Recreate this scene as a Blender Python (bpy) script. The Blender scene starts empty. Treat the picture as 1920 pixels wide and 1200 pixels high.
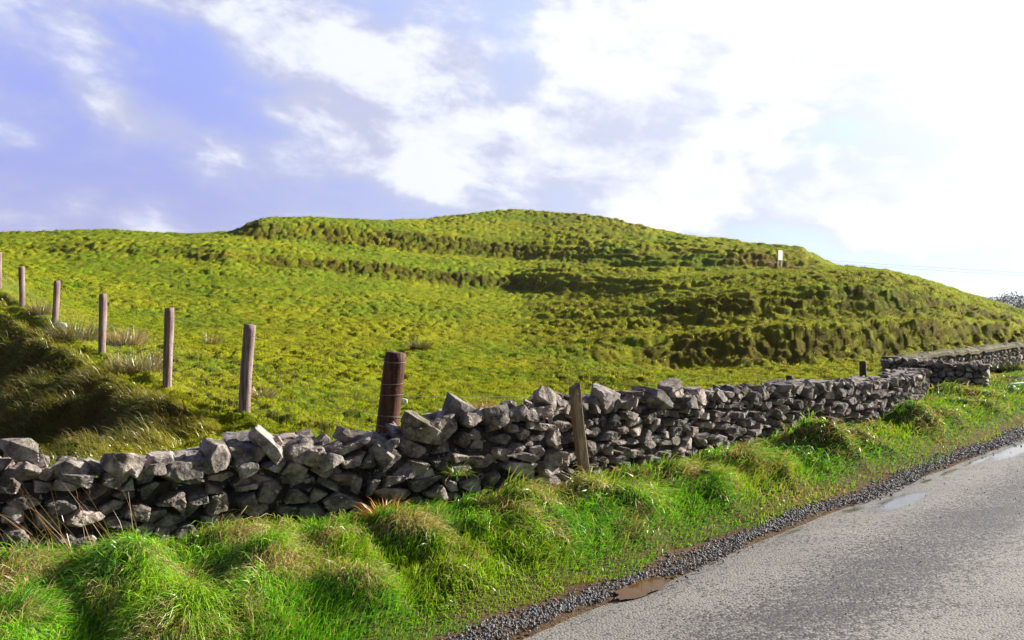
import bpy, math, random
import numpy as np
from mathutils import Vector, Euler, Matrix

# ---------------------------------------------------------------- camera, world, sun, exposure
scene = bpy.context.scene
COL = scene.collection
EYE = 1.65
F = 1600.0            # focal length in photo pixels (1920 wide)
HOR = 565.0           # horizon row of the photo

cam_d = bpy.data.cameras.new("camera")
cam_d.sensor_width = 36.0
cam_d.lens = 30.0
cam_d.shift_y = -(600.0 - HOR) / 1920.0
cam_d.clip_start = 0.05
cam_d.clip_end = 9000.0
cam = bpy.data.objects.new("camera", cam_d)
cam.location = (0, 0, EYE)
cam.rotation_euler = (math.radians(90), 0, 0)
COL.objects.link(cam)
scene.camera = cam

SUN_AZ, SUN_EL = math.radians(67), math.radians(24)
SUN_DIR = Vector((math.sin(SUN_AZ) * math.cos(SUN_EL), math.cos(SUN_AZ) * math.cos(SUN_EL), math.sin(SUN_EL)))
sun_d = bpy.data.lights.new("sun", 'SUN')
sun_d.energy = 5.0
sun_d.angle = math.radians(0.5)
sun_d.color = (1.0, 0.94, 0.84)
sun = bpy.data.objects.new("sun", sun_d)
sun.rotation_euler = SUN_DIR.to_track_quat('Z', 'Y').to_euler()
sun.location = (0, 0, 40)
COL.objects.link(sun)

vs = scene.view_settings
vs.view_transform = 'Standard'
vs.look = 'None'
vs.gamma = 1.0
vs.use_curve_mapping = False
vs.exposure = 1.3
scene.cycles.use_denoising = True
scene.cycles.max_bounces = 6
scene.cycles.diffuse_bounces = 3
scene.cycles.transmission_bounces = 4
scene.cycles.transparent_max_bounces = 4


class NT:
    """small helper to write node graphs"""
    def __init__(s, tree):
        s.t = tree
        for n in list(tree.nodes):
            tree.nodes.remove(n)

    def n(s, kind, **kw):
        nd = s.t.nodes.new(kind)
        for k, v in kw.items():
            setattr(nd, k, v)
        return nd

    def put(s, sock, v):
        if isinstance(v, bpy.types.NodeSocket):
            s.t.links.new(v, sock)
        elif v is not None:
            sock.default_value = v

    def m(s, op, a, b=None, c=None, clamp=False):
        nd = s.n('ShaderNodeMath', operation=op)
        nd.use_clamp = clamp
        for i, v in enumerate((a, b, c)):
            if v is not None:
                s.put(nd.inputs[i], v)
        return nd.outputs[0]

    def mix(s, f, a, b, mode='MIX'):
        nd = s.n('ShaderNodeMix', data_type='RGBA', blend_type=mode)
        s.put(nd.inputs[0], f); s.put(nd.inputs[6], a); s.put(nd.inputs[7], b)
        return nd.outputs[2]

    def noise(s, vec, scale, detail=4, rough=0.5, dist=0.0, col=False, typ='FBM'):
        nd = s.n('ShaderNodeTexNoise')
        if vec is not None:
            s.put(nd.inputs['Vector'], vec)
        nd.inputs['Scale'].default_value = scale
        nd.inputs['Detail'].default_value = detail
        nd.inputs['Roughness'].default_value = rough
        nd.inputs['Distortion'].default_value = dist
        return nd.outputs[1 if col else 0]

    def smooth(s, v, lo, hi, a=0.0, b=1.0):
        nd = s.n('ShaderNodeMapRange', interpolation_type='SMOOTHSTEP')
        s.put(nd.inputs[0], v)
        for i, q in enumerate((lo, hi, a, b)):
            s.put(nd.inputs[i + 1], q)
        return nd.outputs[0]


def C4(r, g, b):
    return (r, g, b, 1.0)


world = bpy.data.worlds.new("World")
scene.world = world
world.use_nodes = True
W = NT(world.node_tree)
sky = W.n('ShaderNodeTexSky', sky_type='NISHITA')
sky.sun_disc = False
sky.sun_elevation = SUN_EL
sky.sun_rotation = SUN_AZ
sky.altitude = 0
sky.air_density = 1.0
sky.dust_density = 0.6
sky.ozone_density = 2.5
geo = W.n('ShaderNodeTexCoord')
sep = W.n('ShaderNodeSeparateXYZ')
W.put(sep.inputs[0], geo.outputs['Generated'])
dx, dy, dz = sep.outputs
az = W.m('ARCTAN2', dx, dy)
el = W.m('ARCSINE', dz)
zc = W.m('ADD', W.m('MAXIMUM', dz, 0.0), 0.16)
comb = W.n('ShaderNodeCombineXYZ')
W.put(comb.inputs[0], W.m('DIVIDE', dx, zc))
W.put(comb.inputs[1], W.m('DIVIDE', dy, zc))
plane = comb.outputs[0]
comb2 = W.n('ShaderNodeCombineXYZ')       # direction in angle units, for the shapes of single clouds
W.put(comb2.inputs[0], az); W.put(comb2.inputs[1], W.m('MULTIPLY', W.m('ADD', el, W.m('MULTIPLY', az, .10)), 1.7)); comb2.inputs[2].default_value = 0.7
ang = comb2.outputs[0]


def to_az(px, py):
    a = math.atan((px - 960) / F)
    e = math.atan((HOR - py) / F * math.cos(a))
    return a, e


warp = W.noise(ang, 5.0, 3, 0.6, col=True)
wsep = W.n('ShaderNodeSeparateColor'); W.put(wsep.inputs[0], warp)
waz = W.m('ADD', az, W.m('MULTIPLY', W.m('SUBTRACT', wsep.outputs[0], 0.5), 0.16))
wel = W.m('ADD', el, W.m('MULTIPLY', W.m('SUBTRACT', wsep.outputs[1], 0.5), 0.09))


def blob(px, py, rx, ry, deg, w):
    a, e = to_az(px, py)
    t = math.radians(-deg)
    ux = W.m('SUBTRACT', waz, a)
    uy = W.m('SUBTRACT', wel, e)
    c, s = math.cos(t), math.sin(t)
    p = W.m('MULTIPLY', W.m('ADD', W.m('MULTIPLY', ux, c), W.m('MULTIPLY', uy, s)), F / rx)
    q = W.m('MULTIPLY', W.m('SUBTRACT', W.m('MULTIPLY', uy, c), W.m('MULTIPLY', ux, s)), F / ry)
    r2 = W.m('ADD', W.m('MULTIPLY', p, p), W.m('MULTIPLY', q, q))
    return W.m('MULTIPLY', W.m('EXPONENT', W.m('MULTIPLY', r2, -1.0)), w)


# big cloud masses in compass direction and height (deg: slope, positive = falls to the right)
CL = [(430, 40, 210, 50, 12, .50), (620, 95, 190, 60, 28, .50), (240, 205, 75, 30, 20, .42), (160, 60, 130, 40, 30, .30),
      (800, 95, 120, 55, 15, .40), (590, 225, 140, 40, 28, .36), (800, 265, 180, 55, 15, .42), (830, 345, 130, 26, 18, .40),
      (1130, 110, 230, 150, 10, .55), (1000, 270, 260, 60, 15, .35), (1300, 200, 260, 170, 0, .50), (1500, 60, 280, 90, 0, .45),
      (1800, 230, 260, 330, 0, 1.1), (1650, 90, 260, 110, 0, .5), (1650, 380, 180, 60, 0, .1), (1750, 500, 420, 55, 3, -.75), (1250, 350, 300, 60, 8, .32), (940, 375, 80, 16, 10, .30), (1600, 420, 400, 90, 0, .25),
      (1540, 235, 110, 70, 0, -.75), (930, 60, 100, 90, 60, -.35), (700, 330, 200, 30, 10, .25), (380, 250, 160, 60, 20, .22), (1330, 130, 90, 50, 30, -.3), (1180, 400, 120, 25, 0, -.2), (60, 150, 140, 120, 0, -.25), (350, 160, 130, 35, 20, -.30), (1390, 60, 60, 40, 30, -.2),
      (250, 300, 330, 50, 10, .10), (150, 390, 500, 60, 0, .02), (560, 150, 120, 60, 20, .2)]
acc = None
for c_ in CL:
    b_ = blob(*c_)
    acc = b_ if acc is None else W.m('ADD', acc, b_)
n1 = W.noise(plane, 1.5, 6, 0.58, 0.35)
n2 = W.noise(ang, 9.5, 8, 0.58, 0.15)
n3 = W.noise(ang, 3.6, 6, 0.6, 0.3)
nn = W.m('ADD', W.m('ADD', W.m('MULTIPLY', n1, 0.35), W.m('MULTIPLY', n2, 0.65)), W.m('MULTIPLY', n3, 0.45))
dens = W.m('ADD', nn, W.m('MULTIPLY', acc, 0.62))
cover = W.smooth(dens, 0.60, 1.02)
# glow of the bright side of the sky round the sun
sund = W.n('ShaderNodeVectorMath', operation='DOT_PRODUCT')
W.put(sund.inputs[0], geo.outputs['Generated'])
sund.inputs[1].default_value = SUN_DIR
glow = W.m('POWER', W.m('MAXIMUM', sund.outputs['Value'], 0.0), 3.0)
base = W.mix(1.0, sky.outputs[0], C4(1.5, 1.02, 1.35), 'MULTIPLY')
lav = W.mix(W.smooth(el, 0.0, 0.33), C4(3.3, 3.6, 6.2), C4(3.0, 3.8, 8.7))
base = W.mix(0.8, base, lav)
base = W.mix(W.m('MULTIPLY', W.m('POWER', glow, .6), 1.5, clamp=True), base, C4(7.2, 9.2, 10.2))
veil = W.smooth(W.m('ADD', W.m('MULTIPLY', n3, 0.7), W.m('MULTIPLY', n2, 0.3)), 0.42, 0.64)
base = W.mix(W.m('MULTIPLY', veil, 0.62), base, W.mix(W.m('MULTIPLY', glow, 1.6, clamp=True), C4(4.6, 4.9, 6.8), C4(7.4, 8.6, 9.8)))
csh = W.smooth(W.m('ADD', W.m('MINIMUM', dens, 1.12), W.m('MULTIPLY', W.m('SUBTRACT', W.m('ADD', W.m('MULTIPLY', n2, .6), W.m('MULTIPLY', n3, .4)), 0.5), 3.4)), 0.72, 1.30)
cl_dark = W.mix(W.m('MULTIPLY', glow, 1.8, clamp=True), C4(4.6, 4.9, 6.6), C4(8.4, 8.9, 9.8))
cl_lit = W.mix(W.m('MULTIPLY', glow, 1.6, clamp=True), C4(7.5, 7.8, 8.7), C4(11, 11, 11))
cloud = W.mix(csh, cl_dark, cl_lit)
skycol = W.mix(cover, base, cloud)
# sky dimmed overhead and behind the viewer, out of view, to deepen shadows
dim = W.m('MULTIPLY', W.smooth(el, 0.42, 0.85, 1.0, 0.30), W.smooth(dy, 0.25, -0.35, 1.0, 0.42))
skycol = W.mix(1.0, skycol, dim, 'MULTIPLY')
bg = W.n('ShaderNodeBackground')
W.put(bg.inputs[0], skycol)
bg.inputs[1].default_value = 0.050
wo = W.n('ShaderNodeOutputWorld')
W.t.links.new(bg.outputs[0], wo.inputs[0])

# ---------------------------------------------------------------- numpy noise
def _h(ix, iy, seed):
    ix = ix.astype(np.int64); iy = iy.astype(np.int64)
    h = (ix * 374761393 + iy * 668265263 + seed * 1442695041) & 0x7fffffff
    h = ((h ^ (h >> 13)) * 1274126177) & 0x7fffffff
    h = ((h ^ (h >> 16)) * 2246822519) & 0x7fffffff
    h = h ^ (h >> 15)
    return (h & 0xffffff) / float(0x1000000)


def vn(x, y, seed=0):
    ix = np.floor(x); iy = np.floor(y)
    fx = x - ix; fy = y - iy
    fx = fx * fx * fx * (fx * (fx * 6 - 15) + 10); fy = fy * fy * fy * (fy * (fy * 6 - 15) + 10)
    a = _h(ix, iy, seed); b = _h(ix + 1, iy, seed); c = _h(ix, iy + 1, seed); d = _h(ix + 1, iy + 1, seed)
    return (a + (b - a) * fx) * (1 - fy) + (c + (d - c) * fx) * fy


def fbm(x, y, seed=0, o=4, g=0.5):
    s = 0.0; a = 1.0; t = 0.0
    for i in range(o):
        s = s + a * vn(x * 1.0, y * 1.0, seed + i * 17); t += a
        x, y = (x * 0.8 - y * 0.6) * 2.03 + 3.1, (x * 0.6 + y * 0.8) * 2.03 + 7.7
        a *= g
    return s / t


def vn3(p, seed=0):
    i = np.floor(p); f = p - i
    f = f * f * (3 - 2 * f)
    out = 0.0
    for dx_ in (0, 1):
        for dy_ in (0, 1):
            for dz_ in (0, 1):
                w = (f[:, 0] if dx_ else 1 - f[:, 0]) * (f[:, 1] if dy_ else 1 - f[:, 1]) * (f[:, 2] if dz_ else 1 - f[:, 2])
                out = out + w * _h(i[:, 0] + dx_ + (i[:, 2] + dz_) * 131, i[:, 1] + dy_ - (i[:, 2] + dz_) * 57, seed)
    return out


def wor(x, y, seed=0):
    """squared distance to the nearest and the second nearest cell point, and the nearest cell's random number"""
    ix = np.floor(x); iy = np.floor(y)
    d1 = np.full(x.shape, 9.0); d2 = np.full(x.shape, 9.0); idn = np.zeros(x.shape)
    for ox in (-1, 0, 1):
        for oy in (-1, 0, 1):
            cx = ix + ox; cy = iy + oy
            r1 = _h(cx, cy, seed); r2 = _h(cx, cy, seed + 91)
            d = (cx + .1 + .8 * r1 - x) ** 2 + (cy + .1 + .8 * r2 - y) ** 2
            near = d < d1
            d2 = np.where(near, d1, np.minimum(d2, d))
            idn = np.where(near, _h(cx, cy, seed + 7), idn)
            d1 = np.where(near, d, d1)
    return d1, d2, idn


def humps(x, y, seed=0):
    d1, d2, r = wor(x, y, seed)
    return np.sqrt(np.clip(1 - d1 * 1.7, 0, 1)) * (0.45 + 0.55 * r)


def sst(x, a, b):
    t = np.clip((x - a) / (b - a), 0, 1)
    return t * t * (3 - 2 * t)


# ---------------------------------------------------------------- terrain
WALL = np.array([(-14, -.4), (-8, 2.2), (-4.5, 3.95), (-2.91, 4.85), (-2.31, 5.2), (-1.64, 5.65), (-.95, 5.88), (-.31, 6.23), (.33, 6.68),
                 (.86, 7.27), (1.73, 8.1), (2.77, 9.06), (4.34, 10.3), (5.57, 11.75), (6.9, 14.2), (8.0, 15.3), (12.6, 20.2), (25, 32.5), (80, 87), (900, 907)], float)


def wallY(X):
    return np.interp(X, WALL[:, 0], WALL[:, 1])


# hill profile: at each bearing (photo column) the row and the distance in metres of ten lines of the slope
HILL = {
    -400: [(575, 27), (548, 31), (530, 35), (508, 40), (480, 48), (463, 52), (453, 58), (450, 62), (450, 68)],
    0: [(555, 24), (530, 29), (515, 34), (495, 40), (470, 48), (455, 52), (447, 57), (443, 62), (440, 67)],
    100: [(592, 22), (560, 28), (540, 33), (510, 39), (478, 47), (458, 51), (448, 55), (441, 61), (437, 66)],
    200: [(640, 20), (590, 27), (560, 32), (525, 38), (480, 46), (458, 50), (447, 55), (439, 61), (433, 66)],
    350: [(660, 20), (615, 26), (580, 31), (535, 38), (490, 46), (465, 50), (448, 57), (443, 62), (440, 66)],
    430: [(665, 20), (618, 26), (582, 31), (538, 38), (494, 46), (468, 49), (448, 58), (440, 62), (437, 66)],
    500: [(670, 20), (622, 26), (585, 31), (542, 38), (500, 46.5), (474, 49.5), (453, 59), (415, 63.5), (411, 70)],
    600: [(680, 20), (628, 26), (590, 32), (550, 38.5), (512, 47), (483, 50), (462, 60), (420, 65), (408, 74)],
    720: [(690, 20), (634, 26), (595, 32), (560, 38.5), (527, 47.5), (495, 50.5), (470, 61), (428, 66), (413, 76)],
    800: [(690, 20), (638, 26), (600, 32), (568, 39), (537, 48), (505, 51), (478, 61), (438, 66), (411, 80)],
    960: [(688, 21), (640, 27), (605, 33), (578, 40), (549, 49), (518, 52), (487, 61), (456, 65), (394, 84)],
    1100: [(700, 22), (640, 26.5), (632, 29), (590, 34.5), (560, 42), (525, 46), (500, 57), (470, 61.5), (404, 82)],
    1250: [(697, 24), (635, 26.3), (622, 29), (568, 33.5), (555, 38), (533, 41), (515, 52), (485, 57.5), (436, 78)],
    1400: [(695, 24), (618, 26.2), (611, 28.5), (548, 32), (535, 38), (522, 41), (507, 54), (475, 58), (458, 70)],
    1500: [(690, 24.5), (612, 26.7), (606, 29), (545, 32.2), (530, 38), (520, 42), (507, 54), (475, 59), (466, 66)],
    1570: [(685, 25), (610, 27.2), (604, 29.5), (543, 32.8), (527, 38), (515, 43), (507, 52), (503, 56), (500, 64)],
    1650: [(680, 26), (608, 28), (602, 30), (546, 33.4), (534, 38), (523, 42), (513, 48), (510, 53), (508, 58)],
    1750: [(668, 27.5), (604, 29.6), (598, 32), (565, 34.6), (553, 38), (545, 42), (537, 47), (534, 51), (531, 56)],
    1850: [(655, 30), (612, 32), (605, 34), (588, 36), (579, 39), (573, 42), (567, 46), (564, 50), (561, 54)],
    1920: [(652, 31), (626, 33), (618, 35), (608, 37), (600, 40), (596, 43), (592, 46), (588, 50), (585, 54)],
    2100: [(650, 32), (640, 34), (634, 36), (630, 38), (627, 40), (625, 43), (622, 46), (620, 50), (618, 54)],
    2500: [(650, 32), (645, 34), (641, 36), (638, 38), (636, 40), (634, 43), (632, 46), (630, 50), (628, 54)],
}
_px = np.array(sorted(HILL), float)
_D = np.array([[q[1] for q in HILL[k]] for k in sorted(HILL)], float)
_Y = np.array([[q[0] for q in HILL[k]] for k in sorted(HILL)], float)
for _a, _b, _from in ((0, 1, 1150), (2, 3, 1150), (4, 5, -999), (6, 7, -999)):
    _k = np.where(_px >= _from, .72 if _from > 0 else (.78 if _a == 4 else .86), 1.0)
    _D[:, _a] = _D[:, _b] - (_D[:, _b] - _D[:, _a]) * _k
_Z = EYE - (_Y - HOR) / F * _D


def field(X, Y):
    """smooth surface of field and hill"""
    Ys = np.maximum(Y, 1.0)
    px = 960 + F * X / Ys
    px = px + 22 * (vn(px / 70, Ys / 5, 5) - .5)
    w0 = wallY(X) + .3
    Ys = Ys + (fbm(X / .85, Y / .7, 33, 3) - .5) * .40 * sst(Y, 19, 25) * (1 - .7 * sst(Y, 38, 48))
    ds = [w0]; zs = [np.full(X.shape, .10)]
    for k in range(9):
        d = np.interp(px, _px, _D[:, k]); z = np.interp(px, _px, _Z[:, k])
        ds.append(np.maximum(d, ds[-1] + .3)); zs.append(z)
    z9 = zs[-1]; d9 = ds[-1]
    ds += [d9 + 5, d9 + 14, d9 + 50, d9 + 260, np.full(X.shape, 6000.)]
    zs += [z9 - .45, z9 - 2.2, np.minimum(z9 - 8, -3.), np.full(X.shape, -7.), np.full(X.shape, -9.)]
    out = np.zeros(X.shape)
    taps = [(-1., .28), (0, .44), (1., .28)]
    for t, wt in taps:
        Yt = Ys + t * (.15 + Ys * .006)
        z = np.where(Yt <= ds[0], zs[0], 0.0)
        for k in range(len(ds) - 1):
            m = (Yt > ds[k]) & (Yt <= ds[k + 1])
            z = np.where(m, zs[k] + (zs[k + 1] - zs[k]) * (Yt - ds[k]) / (ds[k + 1] - ds[k]), z)
        out += wt * z
    return out


FEN = np.array([(-2.45, 5.4), (-2.8, 7.6), (-3.16, 10.1), (-4.78, 11.85), (-7.2, 15), (-9.95, 18.6), (-12.5, 21.8), (-15, 25), (-21, 32.8), (-40, 57)], float)
FZ = np.array([.05, .08, .15, .33, .56, .89, 1.31, 2.02, 3.2, 6.0])


def fence_e(X, Y):
    """signed distance to the fence line, + on the ditch side, and crest height there"""
    best = np.full(X.shape, 1e9); e = np.zeros(X.shape); zc_ = np.zeros(X.shape); st = np.zeros(X.shape); s0 = 0
    for i in range(len(FEN) - 1):
        ax, ay = FEN[i]; bx, by = FEN[i + 1]
        L = math.hypot(bx - ax, by - ay); tx, ty = (bx - ax) / L, (by - ay) / L
        t = np.clip((X - ax) * tx + (Y - ay) * ty, 0, L)
        qx = ax + tx * t; qy = ay + ty * t
        d = np.hypot(X - qx, Y - qy)
        sg = np.where((X - ax) * (-ty) + (Y - ay) * tx > 0, 1.0, -1.0)
        m = d < best
        best = np.where(m, d, best); e = np.where(m, d * sg, e)
        zc_ = np.where(m, FZ[i] + (FZ[i + 1] - FZ[i]) * t / L, zc_); st = np.where(m, s0 + t, st)
        s0 += L
    return e, zc_, st


def road_w(X, Y):
    return (Y - X - 4.2) / math.sqrt(2)


def img(px, py, z=0.0):
    d = F * (EYE - z) / (py - HOR)
    return (px - 960) / F * d, d


# tussocky ridges of the verge: (photo px, py, length m, width m, height m, heading deg from -Y towards +X)
MOUND = [(150, 1010, .55, .22, .20, 25), (230, 1110, .45, .20, .20, 25), (60, 1080, .5, .22, .14, 10), (430, 1045, .38, .2, .17, 25), (520, 1080, .40, .2, .20, 30), (470, 1150, .3, .18, .13, 20),
         (640, 1040, .4, .16, .15, 30), (760, 1020, .45, .16, .15, 25), (830, 960, .45, .17, .17, 25), (930, 1010, .4, .14, .16, 30), (985, 975, .42, .13, .16, 35),
         (1110, 955, .35, .2, .20, 20), (1190, 965, .35, .16, .14, 40), (1260, 905, .4, .16, .15, 40), (1340, 925, .35, .16, .14, 30), (1400, 880, .4, .17, .16, 35),
         (1545, 850, .55, .16, .30, 42), (1625, 835, .5, .18, .18, 40), (1480, 890, .35, .15, .12, 30), (1700, 800, .5, .2, .22, 35), (1760, 790, .5, .2, .15, 35), (1230, 1000, .3, .14, .10, 20),
         (1560, 920, .3, .2, .09, 30), (1790, 745, .8, .3, .14, 30), (1850, 770, .6, .25, .12, 40), (700, 1120, .3, .16, .12, 20), (350, 1170, .3, .2, .10, 0), (880, 1080, .3, .15, .08, 20)]


def H(X, Y, parts=False):
    X = np.asarray(X, float); Y = np.asarray(Y, float)
    w = road_w(X, Y); v = Y - wallY(X)
    r = np.hypot(X, Y)
    fz = field(X, Y)
    fz2 = field(X, Y + .8)
    slope = (fz2 - fz) / .8
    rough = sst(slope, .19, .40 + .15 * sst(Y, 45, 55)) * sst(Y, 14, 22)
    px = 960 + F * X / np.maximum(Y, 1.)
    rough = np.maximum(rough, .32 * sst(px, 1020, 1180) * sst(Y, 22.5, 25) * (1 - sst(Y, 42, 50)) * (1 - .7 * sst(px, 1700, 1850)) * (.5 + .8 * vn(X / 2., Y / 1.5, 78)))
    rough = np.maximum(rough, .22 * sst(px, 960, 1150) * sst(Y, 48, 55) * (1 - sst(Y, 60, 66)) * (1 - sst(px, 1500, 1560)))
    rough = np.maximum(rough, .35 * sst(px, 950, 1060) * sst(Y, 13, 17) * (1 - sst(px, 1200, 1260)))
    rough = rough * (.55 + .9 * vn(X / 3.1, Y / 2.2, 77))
    # ditch and bank left of the fence
    e, fc, fs = fence_e(X, Y)
    inb = sst(v, .15, .7) * (1 - sst(Y, 60, 80))
    lump = fbm(fs / 1.5 + 3.3, e / 2.2, 31, 2)
    crest = .20 * sst(Y, 9, 13) * np.exp(-((e - .35) / .5) ** 2) * (.3 + 1.3 * lump)
    zd = -.95 + .06 * np.maximum(Y - 9, 0)
    drop = np.maximum(fc - zd, 0) * sst(e + (lump - .5) * 1.9, .30, 2.2)
    left = (e > -1.2)
    fz = fz + np.where(left, inb * (crest * sst(e, -1.2, .3)), 0)
    fzb = fz + (np.maximum(fc, 0) - fz) * sst(e, -.3, .4) * inb * sst(fs, .5, 4)
    fz = np.where(left, fzb - drop * inb, fz)
    onb = inb * sst(e + (lump - .5) * .8, .25, .7) * (1 - sst(e, 5, 9))
    fz = fz + onb * (.42 * (humps(fs / 1.3 + 9, e / 1.9, 63) - .35) + .14 * humps(X / .5, Y / .5, 64))
    # relief of the grass: hummocks, terracettes, tufts
    sc = 1 + np.maximum(Y - 25, 0) / 70
    f = sst(v, .1, 1.5)
    wx = X + .35 * fbm(X / .9, Y / .9, 12, 2); wy = Y + .35 * fbm(X / .9 + 50, Y / .9, 13, 2)
    h1 = humps(wx / (.55 * sc), wy / (.42 * sc), 3)
    h2 = humps(wx / (.27 * sc), wy / (.22 * sc), 4)
    h3 = fbm(X / 3.2, Y / 2.4, 9, 4) - .5
    dens = sst(fbm(X / 4.5, Y / 3.0, 19, 3), .38, .62)
    h4 = 1 - np.abs(2 * fbm(X / (.55 * sc), Y / (.36 * sc), 22, 3) - 1)
    h5 = fbm(X / .9, Y / .45, 27, 4) - .5
    # little terraces trodden along the slope
    stp = .30 * (1 + np.maximum(Y - 30, 0) / 60)
    q_ = fz / stp + 1.6 * fbm(X / 3.4, Y / 3.4, 35, 3) + .5 * vn(X / .7, Y / .7, 36)
    fr = q_ - np.floor(q_)
    tread = (sst(fr, .0, .38) - fr) * stp * sst(Y, 20, 26) * (.30 + .55 * sst(px, 900, 1150)) * (1 - .5 * sst(px, 1550, 1800) * sst(Y, 36, 42)) * sst(slope, .04, .14) * (1 - .65 * sst(Y, 64, 76)) * (1 - .6 * sst(px, 1480, 1600) * sst(Y, 44, 50))
    rel = tread + h1 * (.010 + .03 * dens + .10 * rough) + h2 * (.055 + .065 * dens + .10 * rough) * (1 + .8 * (sc - 1)) + h3 * (.12 + .10 * rough) + h5 * (.05 + .05 * rough) + (h4 - .7) * (.075 + .06 * rough)
    far = 1 - sst(Y, 90, 160)
    hz = fz + rel * f * far
    # verge
    vz = .05 * sst(w, .25, 1.3) + .05 * sst(w, .3, .7)
    mz = np.zeros(X.shape)
    mwx = X + .30 * (fbm(X / .35, Y / .35, 51, 3) - .5); mwy = Y + .30 * (fbm(X / .35 + 9, Y / .35, 52, 3) - .5)
    for (a, b, L, wd, hh, deg) in MOUND:
        mx, my = img(a, b, .12)
        t = math.radians(deg); tx, ty = math.sin(t), -math.cos(t)
        p = (mwx - mx) * tx + (mwy - my) * ty; q = (mwx - mx) * ty * -1 + (mwy - my) * tx
        mz = np.maximum(mz, hh * np.exp(-(p / L) ** 2 * 1.3 - (q / wd) ** 2))
    cx, sx = math.cos(.6), math.sin(.6)
    pa = X * sx - Y * cx; qa = X * cx + Y * sx
    hv = humps(qa / .34, pa / .62, 41)
    hw = humps(qa / .13, pa / .2, 42)
    vm = sst(w, .35, .9) * (1 - sst(v, -.15, .1) * .6)
    mz = mz * (1 - .65 * sst(v, -.45, -.05))
    mound = .78 * mz * sst(w, .25, .7) + vm * (.12 * hv + .14 * (fbm(qa / .30, pa / .75, 47, 3) - .35)) * (.4 + .8 * vn(X / 1.3, Y / 1.3, 8)) + .02 * hw * sst(w, .3, .6)
    vz = vz + mound
    vz = np.where(w < .34, np.interp(w, [-9, -6.2, -5.9, -.3, 0, .34], [.05, 0, -.12, -.12, -.012, 0.0]), vz) if True else vz
    t = sst(v, -.05, .45)
    z = vz * (1 - t) + hz * t
    if parts:
        return z, dict(w=w, v=v, rough=rough * f, e=e, onb=onb, mound=mound, h1=h1, h2=h2, t=t, dens=dens, fs=fs)
    return z


def Hs(x, y):
    return float(H(np.array([x]), np.array([y]))[0])


# ---------------------------------------------------------------- mesh helpers
def mesh_np(name, V, Fq, cols=None, smooth=True):
    """V (n,3); Fq: list of int arrays (m,k) with k corners"""
    me = bpy.data.meshes.new(name)
    V = np.ascontiguousarray(V, np.float32)
    me.vertices.add(len(V)); me.vertices.foreach_set('co', V.ravel())
    if not isinstance(Fq, (list, tuple)):
        Fq = [Fq]
    loops = np.concatenate([f.ravel() for f in Fq]).astype(np.int32)
    counts = np.concatenate([np.full(len(f), f.shape[1]) for f in Fq]).astype(np.int32)
    starts = np.concatenate([[0], np.cumsum(counts)[:-1]]).astype(np.int32)
    me.loops.add(len(loops)); me.loops.foreach_set('vertex_index', loops)
    me.polygons.add(len(counts)); me.polygons.foreach_set('loop_start', starts)
    me.polygons.foreach_set('loop_total', counts)
    me.polygons.foreach_set('use_smooth', np.full(len(counts), smooth))
    me.update(calc_edges=True)
    if cols is not None:
        a = me.color_attributes.new('Col', 'FLOAT_COLOR', 'POINT')
        c = np.ones((len(V), 4), np.float32); c[:, :3] = cols
        a.data.foreach_set('color', c.ravel())
    return me


def link(name, me, mat, parent=None, loc=(0, 0, 0)):
    o = bpy.data.objects.new(name, me)
    if mat is not None:
        me.materials.append(mat)
    o.location = loc
    COL.objects.link(o)
    if parent is not None:
        o.parent = parent
    return o


def empty(name, loc):
    o = bpy.data.objects.new(name, None)
    o.location = loc
    o.empty_display_size = .2
    COL.objects.link(o)
    return o


def tag(o, label=None, cat=None, group=None, kind=None):
    for k, v_ in (('label', label), ('category', cat), ('group', group), ('kind', kind)):
        if v_:
            o[k] = v_
    return o


def tube(path, radii, seg=8, cap=True):
    """V, faces of a tube along path (n,3) with radii (n,)"""
    path = np.array(path, float); n = len(path)
    T = np.gradient(path, axis=0); T /= np.linalg.norm(T, axis=1)[:, None] + 1e-9
    up = np.array([0, 0, 1.]) if abs(T[0][2]) < .9 else np.array([1., 0, 0])
    A = np.cross(T, up); A /= np.linalg.norm(A, axis=1)[:, None]
    B = np.cross(T, A)
    th = np.linspace(0, 2 * np.pi, seg, endpoint=False)
    V = path[:, None, :] + np.array(radii)[:, None, None] * (np.cos(th)[None, :, None] * A[:, None, :] + np.sin(th)[None, :, None] * B[:, None, :])
    V = V.reshape(-1, 3)
    i = np.arange(n - 1)[:, None] * seg; j = np.arange(seg)[None, :]; j2 = (j + 1) % seg
    Q = np.stack([i + j, i + j2, i + seg + j2, i + seg + j], -1).reshape(-1, 4)
    Fs = [Q]
    if cap:
        nv = len(V)
        V = np.vstack([V, path[0], path[-1]])
        j = np.arange(seg); j2 = (j + 1) % seg
        Fs.append(np.stack([j2, j, np.full(seg, nv)], -1))
        Fs.append(np.stack([j + (n - 1) * seg, j2 + (n - 1) * seg, np.full(seg, nv + 1)], -1))
    return V, Fs


def merge(parts):
    Vs, F3, F4 = [], [], []; n = 0
    for V, Fs in parts:
        for f in Fs:
            (F3 if f.shape[1] == 3 else F4).append(f + n)
        Vs.append(V); n += len(V)
    out = []
    if F3: out.append(np.vstack(F3))
    if F4: out.append(np.vstack(F4))
    return np.vstack(Vs), out


def boxv(sx, sy, sz, c=(0, 0, 0), bev=.0):
    x, y, z = sx / 2, sy / 2, sz / 2
    V = np.array([(i * x, j * y, k * z) for k in (-1, 1) for j in (-1, 1) for i in (-1, 1)], float) + np.array(c)
    Q = np.array([(0, 2, 3, 1), (4, 5, 7, 6), (0, 1, 5, 4), (2, 6, 7, 3), (0, 4, 6, 2), (1, 3, 7, 5)])
    return V, [Q]


# ---------------------------------------------------------------- materials
def material(name):
    m = bpy.data.materials.new(name)
    m.use_nodes = True
    return m, NT(m.node_tree)


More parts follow.
